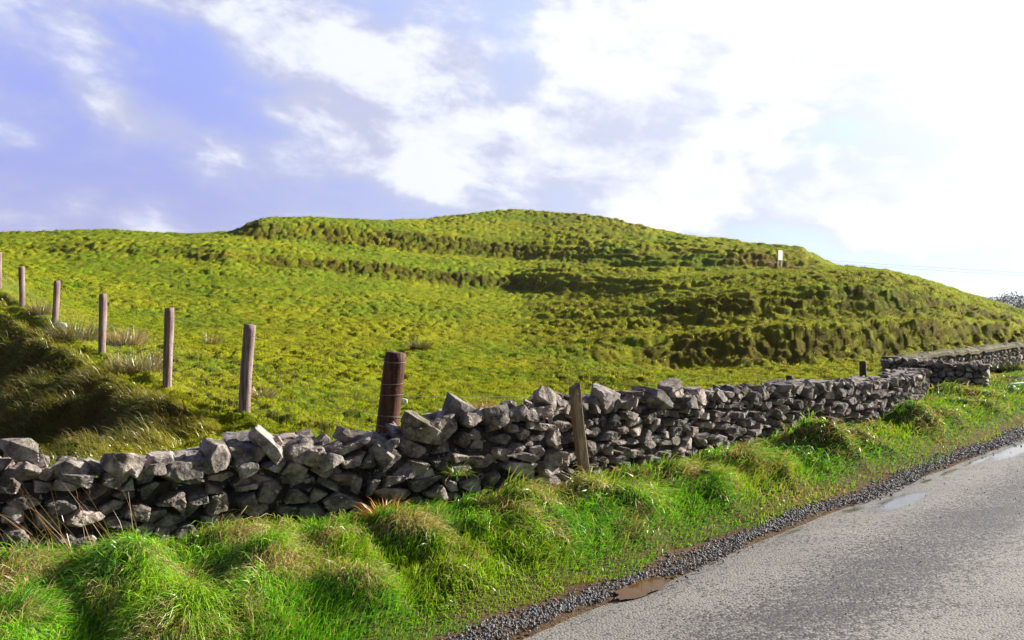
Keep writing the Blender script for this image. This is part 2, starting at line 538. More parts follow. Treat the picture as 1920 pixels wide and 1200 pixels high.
def finish(N, shader, bump=None):
    o = N.n('ShaderNodeOutputMaterial')
    N.t.links.new(shader, o.inputs[0])


def bsdf(N, col, rough=.8, spec=.3, bump=None, bs=.3, bd=.01):
    p = N.n('ShaderNodeBsdfPrincipled')
    N.put(p.inputs['Base Color'], col); N.put(p.inputs['Roughness'], rough)
    N.put(p.inputs['Specular IOR Level'], spec)
    if bump is not None:
        b = N.n('ShaderNodeBump'); N.put(b.inputs['Height'], bump)
        b.inputs['Strength'].default_value = bs; b.inputs['Distance'].default_value = bd
        N.t.links.new(b.outputs[0], p.inputs['Normal'])
    return p.outputs[0]


def attr(N, name='Col'):
    a = N.n('ShaderNodeAttribute'); a.attribute_name = name
    return a.outputs['Color']


def objco(N):
    return N.n('ShaderNodeTexCoord').outputs['Object']


def mat_blades(name, trans=.42, gl=.05, nrm=0):
    m, N = material(name)
    c = attr(N)
    d = N.n('ShaderNodeBsdfDiffuse'); N.put(d.inputs[0], c)
    if nrm:
        a = N.n('ShaderNodeAttribute'); a.attribute_name = 'tn'
        g0 = N.n('ShaderNodeNewGeometry').outputs['Normal']
        v1 = N.n('ShaderNodeVectorMath', operation='SCALE'); N.put(v1.inputs[0], g0); v1.inputs['Scale'].default_value = 1 - nrm
        v2 = N.n('ShaderNodeVectorMath', operation='SCALE'); N.put(v2.inputs[0], a.outputs['Vector']); v2.inputs['Scale'].default_value = nrm
        v3 = N.n('ShaderNodeVectorMath', operation='ADD'); N.put(v3.inputs[0], v1.outputs[0]); N.put(v3.inputs[1], v2.outputs[0])
        v4 = N.n('ShaderNodeVectorMath', operation='NORMALIZE'); N.put(v4.inputs[0], v3.outputs[0])
        N.put(d.inputs['Normal'], v4.outputs[0])
    t = N.n('ShaderNodeBsdfTranslucent'); N.put(t.inputs[0], N.mix(1.0, c, C4(1.25, 1.15, .5), 'MULTIPLY'))
    mx = N.n('ShaderNodeMixShader'); mx.inputs[0].default_value = trans
    N.t.links.new(d.outputs[0], mx.inputs[1]); N.t.links.new(t.outputs[0], mx.inputs[2])
    g = N.n('ShaderNodeBsdfGlossy'); g.inputs['Roughness'].default_value = .38; g.inputs[0].default_value = C4(.9, .95, .8)
    m2 = N.n('ShaderNodeMixShader'); m2.inputs[0].default_value = gl
    N.t.links.new(mx.outputs[0], m2.inputs[1]); N.t.links.new(g.outputs[0], m2.inputs[2])
    finish(N, m2.outputs[0])
    return m


M_VERGE = mat_blades('long_grass', .36, .05)
M_FIELD = mat_blades('short_grass', .14, .0, .82)
M_SWARD = mat_blades('verge_sward', .30, .05, .45)

mt, N = material('turf')
co = objco(N)
gn = N.noise(co, 7.0, 6, .65)
gf = N.noise(co, 38.0, 4, .7)
c = N.mix(1.0, attr(N), N.mix(gn, C4(.62, .62, .6), C4(1.38, 1.36, 1.3)), 'MULTIPLY')
c = N.mix(1.0, c, N.mix(N.smooth(gf, .3, .7), C4(.6, .6, .6), C4(1.3, 1.3, 1.25)), 'MULTIPLY')
finish(N, bsdf(N, c, .95, .1, N.m('ADD', N.m('MULTIPLY', gn, .5), gf), .9, .05))
M_TURF = mt


def stone_mat(name, tint=(1, 1, 1), lich=.5):
    m, N = material(name)
    co = objco(N)
    g = N.n('ShaderNodeNewGeometry').outputs['Position']
    a = attr(N)
    n1 = N.noise(g, 9.0, 6, .62)
    n2 = N.noise(g, 60.0, 5, .7)
    n3 = N.noise(g, 23.0, 5, .6, .6)
    c = N.mix(N.smooth(n1, .32, .68), C4(.085 * tint[0], .070 * tint[1], .066 * tint[2]), C4(.40 * tint[0], .34 * tint[1], .305 * tint[2]))
    c = N.mix(1.0, c, a, 'MULTIPLY')
    c = N.mix(N.m('MULTIPLY', N.smooth(n2, .48, .66), .8), c, N.mix(1.0, c, C4(.42, .40, .42), 'MULTIPLY'))
    c = N.mix(N.m('MULTIPLY', N.smooth(n3, .60, .68), lich), c, C4(.46, .45, .42))
    c = N.mix(N.m('MULTIPLY', N.smooth(N.noise(g, 15.0, 3, .5), .66, .73), .35), c, C4(.30, .20, .05))
    nz = N.n('ShaderNodeSeparateXYZ'); N.put(nz.inputs[0], N.n('ShaderNodeNewGeometry').outputs['Normal'])
    ms = N.m('MULTIPLY', N.smooth(nz.outputs[2], .35, .85), N.smooth(N.noise(g, 7.0, 5, .6), .54, .66))
    c = N.mix(N.m('MULTIPLY', ms, .7), c, C4(.10, .11, .025))
    h = N.m('ADD', N.m('MULTIPLY', n1, .8), N.m('ADD', N.m('MULTIPLY', n2, .35), N.m('MULTIPLY', n3, .3)))
    finish(N, bsdf(N, c, .86, .25, h, .75, .03))
    return m


M_STONE = stone_mat('limestone', (1, 1, 1), .75)

# ---------------------------------------------------------------- ground sheet
def build_ground():
    th = np.concatenate([np.radians(np.arange(-180, -40, 2.0)), np.radians(np.linspace(-40, -33, 60, endpoint=False)),
                         np.radians(np.linspace(-33, 33, 1250)), np.radians(np.linspace(33, 40, 60)[1:]), np.radians(np.arange(42, 181, 2.0))])
    # radial lines are dense where the slope can be seen
    r = np.concatenate([[.02, .6, 1.4, 2.2], np.geomspace(2.6, 100, 1150), np.geomspace(103, 6500, 60)])
    R, TH = np.meshgrid(r, th, indexing='ij')
    X = R * np.sin(TH); Y = R * np.cos(TH)
    X1 = X.ravel(); Y1 = Y.ravel()
    fwd = Y1 > 0.5
    z = np.zeros(len(X1)); z, P = H(X1, np.maximum(Y1, .5), True)
    z = np.where(fwd, z, -.12)
    side = np.abs(TH.ravel()) > np.radians(85)
    z = np.where(side, np.minimum(z, -.12) if True else z, z)
    n, k = R.shape
    i = np.arange(n - 1)[:, None] * k; j = np.arange(k - 1)[None, :]
    Q = np.stack([i + j, i + k + j, i + k + j + 1, i + j + 1], -1).reshape(-1, 4)
    # colour: yellow green pasture, brown soil and painted shade on risers, dark damp turf on the verge
    g1 = fbm(X1 / 2.6, Y1 / 2.0, 61, 4); g2 = fbm(X1 / .45, Y1 / .4, 62, 3); g3 = fbm(X1 / 9, Y1 / 7, 66, 3)
    A = np.array([.245, .262, .006]); B = np.array([.14, .21, .006]); Cc = np.array([.25, .215, .012]); So = np.array([.075, .050, .018])
    m = sst(g1 * .6 + g3 * .4, .35, .62)[:, None]
    col = A * m + B * (1 - m)
    y_ = (sst(g2, .5, .75) * .55)[:, None]
    col = col * (1 - y_) + Cc * y_
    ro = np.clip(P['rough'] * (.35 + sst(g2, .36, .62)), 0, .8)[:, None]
    col = col * (1 - ro) + np.array([.085, .062, .009]) * ro  # riser brown: bare earth plus shade put into the colour
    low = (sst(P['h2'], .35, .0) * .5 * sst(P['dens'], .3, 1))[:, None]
    col = col * (1 - low) + np.array([.07, .085, .012]) * low  # hollows between tufts darkened, their shade painted into the turf
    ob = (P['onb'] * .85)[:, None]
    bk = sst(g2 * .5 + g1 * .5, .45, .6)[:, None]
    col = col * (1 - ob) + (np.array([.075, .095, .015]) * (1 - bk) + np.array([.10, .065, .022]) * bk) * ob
    vg = (1 - P['t'])[:, None]
    col = col * (1 - vg) + np.array([.065, .13, .010]) * vg
    sl = ((1 - sst(P['w'], .30, .52 + .25 * g2)) * (1 - P['t']))[:, None]
    col = col * (1 - sl) + (np.array([.13, .085, .05]) * (.7 + .6 * g2[:, None])) * sl
    # red earth scar under the notice board
    for (a_, b_, rx, rz) in ((1440, 490, 40, 14), (1495, 503, 30, 6)):
        Yc = np.maximum(Y1, 1)
        pxx = 960 + F * X1 / Yc; pyy = HOR - F * (z - EYE) / Yc
        sc_ = (np.exp(-((pxx - a_) / rx) ** 2 - ((pyy - b_) / rz) ** 2) * sst(g2, .35, .5) * (Y1 > 45) * (Y1 < 66))[:, None]
        col = col * (1 - sc_) + np.array([.14, .06, .03]) * sc_
    V = np.stack([X1, Y1, z], 1)
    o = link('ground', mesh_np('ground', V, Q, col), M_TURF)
    tag(o, kind='structure')


build_ground()

# ---------------------------------------------------------------- road, gravel, puddles
FILM = [(1690, 943, .75, .16, 1.0), (1600, 955, .3, .10, .8), (1738, 902, .25, .05, .9), (1782, 886, .35, .06, 1.2), (1836, 864, .5, .07, 1.2), (1905, 846, 1.2, .16, 1.2), (1480, 998, .35, .06, .7), (1870, 1105, .5, .10, .45), (1330, 1070, .4, .05, .5)]
mr, N = material('chip_seal')
co = objco(N)
vor = N.n('ShaderNodeTexVoronoi'); N.put(vor.inputs['Vector'], co); vor.inputs['Scale'].default_value = 75
vr = N.n('ShaderNodeSeparateColor'); N.put(vr.inputs[0], vor.outputs['Color'])
big = N.noise(co, .9, 5, .6)
mp = N.n('ShaderNodeMapping'); N.put(mp.inputs[0], co); mp.inputs['Rotation'].default_value = (0, 0, math.radians(-45)); mp.inputs['Scale'].default_value = (.5, 2.4, 1)
strk = N.noise(mp.outputs[0], 1.1, 4, .6)
spx = N.n('ShaderNodeSeparateXYZ'); N.put(spx.inputs[0], co)
wv = N.m('MULTIPLY', N.m('SUBTRACT', N.m('SUBTRACT', spx.outputs[1], spx.outputs[0]), 4.2), .7071)
band = N.m('SUBTRACT', 1.0, N.smooth(N.m('ABSOLUTE', N.m('ADD', wv, .95)), .05, .60))
band2 = N.m('SUBTRACT', 1.0, N.smooth(N.m('ABSOLUTE', N.m('ADD', wv, 2.3)), .1, .7))
bb = N.m('MAXIMUM', band, N.m('MULTIPLY', band2, .8))
thr = N.m('ADD', N.m('MULTIPLY', bb, .70), N.m('MULTIPLY', N.smooth(strk, .4, .75), .32))
thr = N.m('ADD', thr, .10)
dark = N.smooth(N.m('SUBTRACT', thr, vr.outputs[0]), -.06, .06)
fine = N.noise(co, 160, 3, .7)
lightc = N.mix(fine, C4(.19, .172, .148), C4(.33, .31, .278))
lightc = N.mix(N.smooth(big, .35, .7), N.mix(1.0, lightc, C4(.82, .82, .84), 'MULTIPLY'), lightc)
darkc = N.mix(vr.outputs[1], C4(.05, .043, .043), C4(.14, .125, .125))
c = N.mix(dark, lightc, darkc)
hh = N.m('ADD', N.m('MULTIPLY', vor.outputs['Distance'], -1.0), N.m('MULTIPLY', fine, .3))
# thin films of rain water lying on the chippings
wn = N.m('ADD', N.m('MULTIPLY', N.noise(co, 3.0, 5, .65), 1.1), N.m('MULTIPLY', N.noise(mp.outputs[0], 6.0, 4, .7), .6))
wet = None
al = N.m('MULTIPLY', N.m('ADD', spx.outputs[0], spx.outputs[1]), .7071)
for (px, py, ra, rw, g_) in FILM:
    x_ = (px - 960) / F * F * EYE / (py - HOR); y_ = F * EYE / (py - HOR)
    a0 = (x_ + y_) * .7071; w0 = (y_ - x_ - 4.2) * .7071
    p_ = N.m('DIVIDE', N.m('SUBTRACT', al, a0), ra); q_ = N.m('DIVIDE', N.m('SUBTRACT', wv, w0), rw)
    e_ = N.m('MULTIPLY', N.m('EXPONENT', N.m('MULTIPLY', N.m('ADD', N.m('MULTIPLY', p_, p_), N.m('MULTIPLY', q_, q_)), -1.0)), g_)
    wet = e_ if wet is None else N.m('MAXIMUM', wet, e_)
wetm = N.smooth(N.m('ADD', wet, N.m('MULTIPLY', N.m('SUBTRACT', wn, .85), .9)), .35, .85)
p = N.n('ShaderNodeBsdfPrincipled')
N.put(p.inputs['Base Color'], N.mix(wetm, c, N.mix(1.0, c, C4(.55, .55, .55), 'MULTIPLY')))
N.put(p.inputs['Roughness'], N.mix(wetm, C4(.6, .6, .6), C4(.07, .07, .07)))
N.put(p.inputs['Specular IOR Level'], N.mix(wetm, C4(.25, .25, .25), C4(.8, .8, .8)))
b = N.n('ShaderNodeBump'); N.put(b.inputs['Height'], hh); N.put(b.inputs['Strength'], N.m('MULTIPLY', N.m('SUBTRACT', 1.0, wetm), .35)); b.inputs['Distance'].default_value = .012
N.t.links.new(b.outputs[0], p.inputs['Normal'])
finish(N, p.outputs[0])
M_ROAD = mr


def aw(a, w, z=0.0):
    """road coordinates (along, across; + = verge) to x, y, z"""
    s = math.sqrt(.5)
    return (a - w) * s - 2.1, (a + w) * s + 2.1, z


def build_road():
    a = np.concatenate([np.arange(-8, 30, .05), np.arange(30, 400, 2.)])
    wc = np.linspace(0, 1, 60)
    A, Wc = np.meshgrid(a, wc, indexing='ij')
    edge = .0 + .10 * (fbm(a / .7, a * 0, 5, 4) - .5) - .02
    far = -6.0 + .1 * (fbm(a / .7, a * 0 + 9, 6, 4) - .5)
    Wv = edge[:, None] + (far - edge)[:, None] * Wc
    z = .005 + .07 * np.sin(np.clip((-Wv) / 6, 0, 1) * np.pi) - .02 * np.exp(-(Wv / .12) ** 2)
    pa, pw = (img(1204, 1100)[0] + img(1204, 1100)[1]) * .7071, (img(1204, 1100)[1] - img(1204, 1100)[0] - 4.2) * .7071
    z = z - .022 * np.exp(-((A - pa) / .22) ** 2 - ((Wv - pw) / .09) ** 2)
    X = (A - Wv) * math.sqrt(.5) - 2.1; Y = (A + Wv) * math.sqrt(.5) + 2.1
    n, k = A.shape
    i = np.arange(n - 1)[:, None] * k; j = np.arange(k - 1)[None, :]
    Q = np.stack([i + j, i + j + 1, i + k + j + 1, i + k + j], -1).reshape(-1, 4)[:, ::-1]
    o = link('road', mesh_np('road', np.stack([X, Y, z], -1).reshape(-1, 3), Q), M_ROAD)
    tag(o, kind='structure')


build_road()

rng = np.random.default_rng(11)


def ico(sub):
    import bmesh
    bm = bmesh.new(); bmesh.ops.create_icosphere(bm, subdivisions=sub, radius=1)
    V = np.array([v_.co[:] for v_ in bm.verts]); Fc = np.array([[v_.index for v_ in f.verts] for f in bm.faces])
    bm.free()
    return V, Fc


ICO = {k: ico(k) for k in (1, 2, 3, 4, 5)}


def in_puddle(a, w):
    m = np.zeros(np.shape(a), bool)
    for (pa, pw, ra, rw, *_r) in PUD:
        m |= ((a - pa) / ra) ** 2 + ((w - pw) / rw) ** 2 < .9
    return m


def px_aw(px, py, z=0.0):
    x, y = img(px, py, z)
    x += 2.1; y -= 2.1
    return (x + y) * math.sqrt(.5), (y - x) * math.sqrt(.5)


PUD = []
for (px, py, ra, rw, kind) in ((1204, 1100, .25, .085, 'mud'),):
    a_, w_ = px_aw(px, py, .01)
    PUD.append((a_, w_, ra, rw, kind))


def mat_water(name, col, rough):
    m, N = material(name)
    co = objco(N)
    p = N.n('ShaderNodeBsdfPrincipled')
    N.put(p.inputs['Base Color'], N.mix(N.noise(co, 14, 4, .6), col, tuple(q * .5 for q in col[:3]) + (1,)))
    p.inputs['Roughness'].default_value = rough
    p.inputs['IOR'].default_value = 1.33
    p.inputs['Specular IOR Level'].default_value = .15
    b = N.n('ShaderNodeBump'); N.put(b.inputs['Height'], N.noise(co, 18, 2, .5)); b.inputs['Strength'].default_value = .04
    b.inputs['Distance'].default_value = .01
    N.t.links.new(b.outputs[0], p.inputs['Normal'])
    finish(N, p.outputs[0])
    return m


M_PM = mat_water('muddy_water', C4(.13, .068, .018), .03)
M_PF = mat_water('clear_water', C4(.20, .19, .18), .06)
for k, (pa, pw, ra, rw, kind) in enumerate(PUD):
    n = 96
    th = np.linspace(0, 2 * np.pi, n, endpoint=False)
    rr = .62 + .75 * fbm(np.cos(th) * 1.9 + k * 7, np.sin(th) * 1.9, 5, 4)
    a_ = pa + ra * rr * np.cos(th) + .25 * rw * np.sin(th); w_ = pw + rw * rr * np.sin(th)
    zr = .009 + .07 * np.sin(np.clip(-(w_) / 6, 0, 1) * np.pi)
    z0 = max(.0105, float(np.mean(.0105 + .07 * math.sin(min(max(-pw / 6, 0), 1) * math.pi))))
    X, Y, _ = aw(a_, w_)
    zz = np.maximum(zr + .003, .006) if kind == 'film' else np.full(n, .004)
    zc0 = float(zz.mean()) + .001
    V = np.vstack([np.stack([X, Y, zz], 1), [[*aw(pa, pw)[:2], zc0]]])
    Fc = np.array([(i, (i + 1) % n, n) for i in range(n)])
    o = link('puddle', mesh_np('puddle', V, Fc), M_PM if kind == 'mud' else M_PF)
    tag(o, kind='structure')

mg, N = material('wet_gravel')
finish(N, bsdf(N, N.mix(1.0, attr(N), N.mix(N.noise(objco(N), 90, 3, .6), C4(.6, .6, .6), C4(1.3, 1.3, 1.3)), 'MULTIPLY'), .62, .3))
M_GRAVEL = mg


def build_gravel():
    n = 14000
    q = rng.uniform(1 / 22., 1 / 2.4, n) ; a = np.sqrt(np.maximum(1 / q ** 2 - 8, 0.01)) * rng.choice([1, 1, 1, .8], n)
    a = rng.uniform(0, 1, n) ** 1.6 * 16 + 1.0
    w = rng.normal(0, 1, n) * (.035 + .05 * vn(a / .5, a * 0, 7)) + .04 + .12 * vn(a / .8, a * 0 + 5, 9)
    k2 = rng.uniform(0, 1, n) < .07
    w = np.where(k2, rng.uniform(-1.2, .6, n), w)
    keep = ~in_puddle(a, w)
    for (pa, pw, ra, rw, kind) in PUD:
        keep &= ~(((a - pa) / (ra * 1.05)) ** 2 + ((w - pw) / (rw * 1.05)) ** 2 < 1)
    a, w, k2 = a[keep], w[keep], k2[keep]; n = len(a)
    X, Y, _ = aw(a, w)
    z = np.where(w < .02, .008 + .07 * np.sin(np.clip(-w / 6, 0, 1) * np.pi), H(X, Y))
    s = rng.uniform(.0035, .0095, n) * np.where(k2, .42, 1) * (1 + a / 25)
    V0, F0 = ICO[1]
    V = V0[None] * (s[:, None, None]) * rng.uniform(.6, 1.25, (n, len(V0), 1)) * rng.uniform(.6, 1.3, (n, 1, 3))
    V = V + np.stack([X, Y, z + s * .3], 1)[:, None]
    Fc = (F0[None] + (np.arange(n) * len(V0))[:, None, None]).reshape(-1, 3)
    g = rng.uniform(.04, .25, n) ** 1.0
    warm = rng.uniform(0, 1, n)
    col = np.stack([g * (1 + .12 * warm), g, g * (1.12 - .2 * warm)], 1)
    col = np.repeat(col, len(V0), 0)
    o = link('gravel', mesh_np('gravel', V.reshape(-1, 3), Fc, col, False), M_GRAVEL)
    tag(o, kind='stuff')


build_gravel()

# ---------------------------------------------------------------- grass blades
def normals(X, Y, z, st=.06):
    gx = (H(X + st, Y) - z) / st; gy = (H(X, Y + st) - z) / st
    n_ = np.stack([-gx, -gy, np.ones(len(X))], 1)
    return n_ / np.linalg.norm(n_, axis=1)[:, None]


def blades(P, lay, elev, length, width, droop, col, seed=0, tipcol=None):
    """ribbons of three segments. P roots (n,3), lay heading (n,) rad, elev root angle (n,) rad"""
    r = np.random.default_rng(seed)
    n = len(P)
    hx, hy = np.sin(lay), -np.cos(lay)
    ts = np.array([0, .38, .74, 1.0]); wd = np.array([1, .85, .5, 0])
    pts = []
    p = P.copy(); e = elev.copy(); prev = 0
    pts.append(p)
    for t in ts[1:]:
        dl = (t - prev) * length; prev = t
        c_, s_ = np.cos(e), np.sin(e)
        p = p + np.stack([hx * c_ * dl, hy * c_ * dl, s_ * dl], 1)
        pts.append(p); e = e - droop * (.45 + .4 * t)
    pts = np.stack(pts, 1)                       # n,4,3
    sa = lay + r.normal(0, .9, n)
    sd = np.stack([np.cos(sa), np.sin(sa), r.normal(0, .35, n)], 1)
    sd /= np.linalg.norm(sd, axis=1)[:, None]
    off = sd[:, None] * (width[:, None] * wd[None] * .5)[..., None]
    L = pts - off; R = pts + off
    V = np.concatenate([L[:, :3], R[:, :3], pts[:, 3:4]], 1)     # 0,1,2 | 3,4,5 | 6
    b = (np.arange(n) * 7)[:, None]
    Q = np.concatenate([b + np.array([0, 3, 4, 1]), b + np.array([1, 4, 5, 2])], 0)
    T = b + np.array([2, 5, 6])
    cc = np.repeat(col[:, None], 7, 1)
    if tipcol is not None:
        k = np.array([0, .3, .7, 0, .3, .7, 1.0])[None, :, None]
        cc = cc * (1 - k) + tipcol[:, None] * k
    return V.reshape(-1, 3), [T, Q], cc.reshape(-1, 3)


def pick(r, pal, n):
    pal = np.array(pal); return pal[r.integers(0, len(pal), n)]


def build_verge():
    r = np.random.default_rng(5)
    n = 760000
    u = r.uniform(-.82, .82, n); Y = 1 / r.uniform(1 / 24., 1 / 2.3, n); X = u * Y
    w = road_w(X, Y); v = Y - wallY(X)
    ed = .20 + .26 * (fbm(X / .35, Y / .35, 91, 3) - .4)
    k = (w > ed) & (v < .02)
    X, Y, w, v, u = X[k], Y[k], w[k], v[k], u[k]
    print('verge blades', len(X))
    z, P = H(X, Y, True)
    n = len(X); m = np.clip(sst(P['mound'], .03, .17) * .75 + .5 * sst(fbm(X / .5, Y / .5, 99, 2), .45, .7), 0, 1) * sst(w, .35, .8)
    edge = sst(w, .35, .75)
    g = fbm(X / .28, Y / .28, 92, 3); g2 = fbm(X / .9, Y / .9, 93, 3); g3 = vn(X / .11, Y / .11, 94)
    ln = (.035 + .05 * edge + .115 * m) * r.uniform(.55, 1.35, n) * (.7 + .6 * g2) * (1 - .35 * sst(v, -.4, 0))
    lay = .55 + (fbm(X / .32, Y / .32, 95, 3) - .5) * 4.6 + r.normal(0, .6, n)
    el_ = np.clip(1.05 - .55 * m - .2 * (g3 - .3) + r.normal(0, .38, n), .05, 1.5)
    dr = np.clip(.35 + .8 * m + r.normal(0, .2, n), 0, 1.6)
    wd = np.maximum(.0050, .0012 * Y) * r.uniform(.6, 1.5, n)
    G = pick(r, [(.12, .42, .010), (.09, .34, .012), (.16, .46, .010), (.06, .22, .015), (.21, .43, .010), (.10, .30, .05)], n)
    Dd = pick(r, [(.40, .31, .15), (.33, .25, .11), (.46, .38, .20), (.28, .17, .08), (.37, .33, .12)], n)
    pd = np.clip(.13 + .95 * m * sst(g, .45, .57) + .22 * (1 - edge) * sst(g2, .45, .6) + .15 * sst(g2, .52, .68), 0, .85)
    dead = (r.uniform(0, 1, n) < pd)[:, None]
    col = np.where(dead, Dd, G)
    yl = (np.maximum(sst(vn(X / .8, Y / .8, 97), .5, .8) * .4, sst(X, 3.5, 7) * .35))[:, None]
    col = np.where(dead, col, col * (1 - yl) + np.array([.30, .44, .010]) * yl)
    tip = np.where(dead, col * 1.15, col * np.array([1.5, 1.2, .9]))
    V, Fs, C = blades(np.stack([X, Y, z - .008], 1), lay, el_, ln, wd, dr, col, 6, tip)
    me = mesh_np('verge_grass', V, Fs, C, True)
    a = me.attributes.new('tn', 'FLOAT_VECTOR', 'POINT'); a.data.foreach_set('vector', np.repeat(normals(X, Y, z), 7, 0).astype(np.float32).ravel())
    o = link('verge_grass', me, M_SWARD)
    tag(o, 'long tussocky roadside grass with straw coloured dead blades', 'grass', kind='stuff')


build_verge()


def build_field_grass():
    r = np.random.default_rng(15)
    n = 560000
    u = r.uniform(-.72, .72, n); Y = np.exp(r.uniform(math.log(6), math.log(86), n)); X = u * Y
    v = Y - wallY(X)
    k = v > .45
    X, Y, v = X[k], Y[k], v[k]
    n = len(X)
    z, P = H(X, Y, True)
    # skip what lies behind the crest
    k = (r.uniform(0, 1, n) < .85)
    X, Y, v, z = X[k], Y[k], v[k], z[k]; P = {a: b[k] for a, b in P.items()}; n = len(X)
    print('field blades', n)
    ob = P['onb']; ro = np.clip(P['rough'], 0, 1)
    g = fbm(X / 2.6, Y / 2.0, 61, 4); g2 = fbm(X / .5, Y / .5, 62, 3)
    ln = (.028 + .035 * ro + .10 * ob + .03 * P['h2']) * r.uniform(.6, 1.4, n) * (1 + Y / 90)
    lay = np.where(ob > .3, -.9, .2) + r.normal(0, .9, n)
    el_ = np.clip(1.0 - .5 * ob - .3 * ro + r.normal(0, .3, n), .05, 1.5)
    wd = np.clip(.00085 * Y, .004, .035) * r.uniform(.6, 1.3, n) * (1 - .45 * ob)
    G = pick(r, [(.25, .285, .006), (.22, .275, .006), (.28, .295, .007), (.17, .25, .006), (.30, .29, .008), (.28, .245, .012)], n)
    Dk = pick(r, [(.075, .08, .007), (.10, .078, .012), (.17, .135, .02), (.05, .038, .008), (.04, .05, .007)], n)  # dead and dark grass, also painting in shadow flecks and shaded risers
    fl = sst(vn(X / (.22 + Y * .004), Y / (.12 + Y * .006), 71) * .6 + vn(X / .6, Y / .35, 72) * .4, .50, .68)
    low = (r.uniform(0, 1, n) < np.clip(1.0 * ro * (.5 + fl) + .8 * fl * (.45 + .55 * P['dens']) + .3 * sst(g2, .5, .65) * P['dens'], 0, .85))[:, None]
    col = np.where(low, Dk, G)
    gt = (.6 * sst(Y, 30, 45) * sst(ro, .35, .05) * sst(g, .3, .6))[:, None]
    col = col * (1 - gt) + np.array([.19, .285, .008]) * gt
    bk = (ob > .3)[:, None]
    col = np.where(bk, pick(r, [(.15, .15, .015), (.10, .12, .012), (.19, .15, .03), (.13, .08, .03), (.08, .11, .012)], n), col)
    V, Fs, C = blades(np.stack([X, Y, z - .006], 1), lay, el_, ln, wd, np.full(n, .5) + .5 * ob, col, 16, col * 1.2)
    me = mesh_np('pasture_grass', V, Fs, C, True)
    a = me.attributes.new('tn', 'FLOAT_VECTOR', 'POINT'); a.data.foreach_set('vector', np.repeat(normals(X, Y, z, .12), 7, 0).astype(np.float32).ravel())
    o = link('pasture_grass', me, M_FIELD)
    tag(o, 'short grazed yellow green grass covering the field and the terraced hill', 'grass', kind='stuff')


build_field_grass()


def build_bank_grass():
    r = np.random.default_rng(25)
    n = 420000
    u = r.uniform(-.72, -.2, n); Y = np.exp(r.uniform(math.log(5), math.log(34), n)); X = u * Y
    e, _, _ = fence_e(X, Y)
    k = (Y - wallY(X) > .4) & (e > -.1) & (e < 6)
    X, Y, e = X[k], Y[k], e[k]
    z, P = H(X, Y, True)
    k = (P['onb'] > .2) & (r.uniform(0, 1, len(X)) < .6); X, Y, e, z = X[k], Y[k], e[k], z[k]; n = len(X)
    print('bank blades', n)
    g = fbm(X / .7, Y / .7, 81, 3); g2 = fbm(X / .25, Y / .25, 82, 2)
    ln = (.06 + .17 * sst(g, .4, .7)) * r.uniform(.5, 1.4, n)
    lay = -.9 + (g2 - .5) * 2.2 + r.normal(0, .6, n)
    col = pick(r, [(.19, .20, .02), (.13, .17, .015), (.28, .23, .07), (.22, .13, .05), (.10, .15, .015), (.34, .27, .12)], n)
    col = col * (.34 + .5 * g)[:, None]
    hi = (sst(e, .8, .2) * .8)[:, None]  # crest blades coloured brighter yellow as a painted sunlit edge
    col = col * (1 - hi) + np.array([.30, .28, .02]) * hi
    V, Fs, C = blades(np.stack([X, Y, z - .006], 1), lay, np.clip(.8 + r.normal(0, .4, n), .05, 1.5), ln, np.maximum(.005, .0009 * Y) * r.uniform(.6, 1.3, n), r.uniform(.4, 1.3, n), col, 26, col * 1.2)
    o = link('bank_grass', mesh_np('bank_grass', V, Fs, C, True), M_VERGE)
    tag(o, 'long rough drooping grass on the shaded bank below the fence', 'grass', kind='stuff')


build_bank_grass()

# ---------------------------------------------------------------- stones and walls
def poly_stone(r, half, planes=None, sub=4, k=60, amp=.05, nextra=9, lo=.62, hi=.98):
    """an angular rubble stone: a soft intersection of half spaces. half = half extents. returns V, F"""
    D, Fc = ICO[sub]
    half = np.array(half, float)
    p = D * half
    nn, dd = [], []
    if planes is None:
        for ax in range(3):
            for s in (-1, 1):
                n_ = np.zeros(3); n_[ax] = s
                n_ = n_ + r.normal(0, .16, 3); n_ /= np.linalg.norm(n_)
                nn.append(n_); dd.append(half[ax] * r.uniform(.72, 1.0))
    else:
        for n_, d_ in planes:
            nn.append(n_); dd.append(d_)
    for i in range(nextra):
        n_ = r.normal(0, 1, 3); n_ /= np.linalg.norm(n_)
        sup = np.linalg.norm(n_ * half)
        nn.append(n_); dd.append(sup * r.uniform(lo, hi) * 1.05)
    nn = np.array(nn); dd = np.array(dd)
    q = np.maximum(p @ nn.T / dd[None], 0)
    t = 1.0 / (np.sum(q ** k, 1) ** (1.0 / k) + 1e-9)
    V = p * t[:, None]
    s = float(half.mean())
    o = r.uniform(0, 50, 3)
    f = (vn3(V / s * 1.6 + o, 3) - .5) * amp + (vn3(V / s * 4.5 + o, 4) - .5) * amp * .55 + (vn3(V / s * 11 + o, 5) - .5) * amp * .3
    V = V * (1 + f * 1.6)[:, None]
    return V, Fc


def rotm(r, s):
    return np.array(Euler(tuple(r.normal(0, s, 3))).to_matrix())


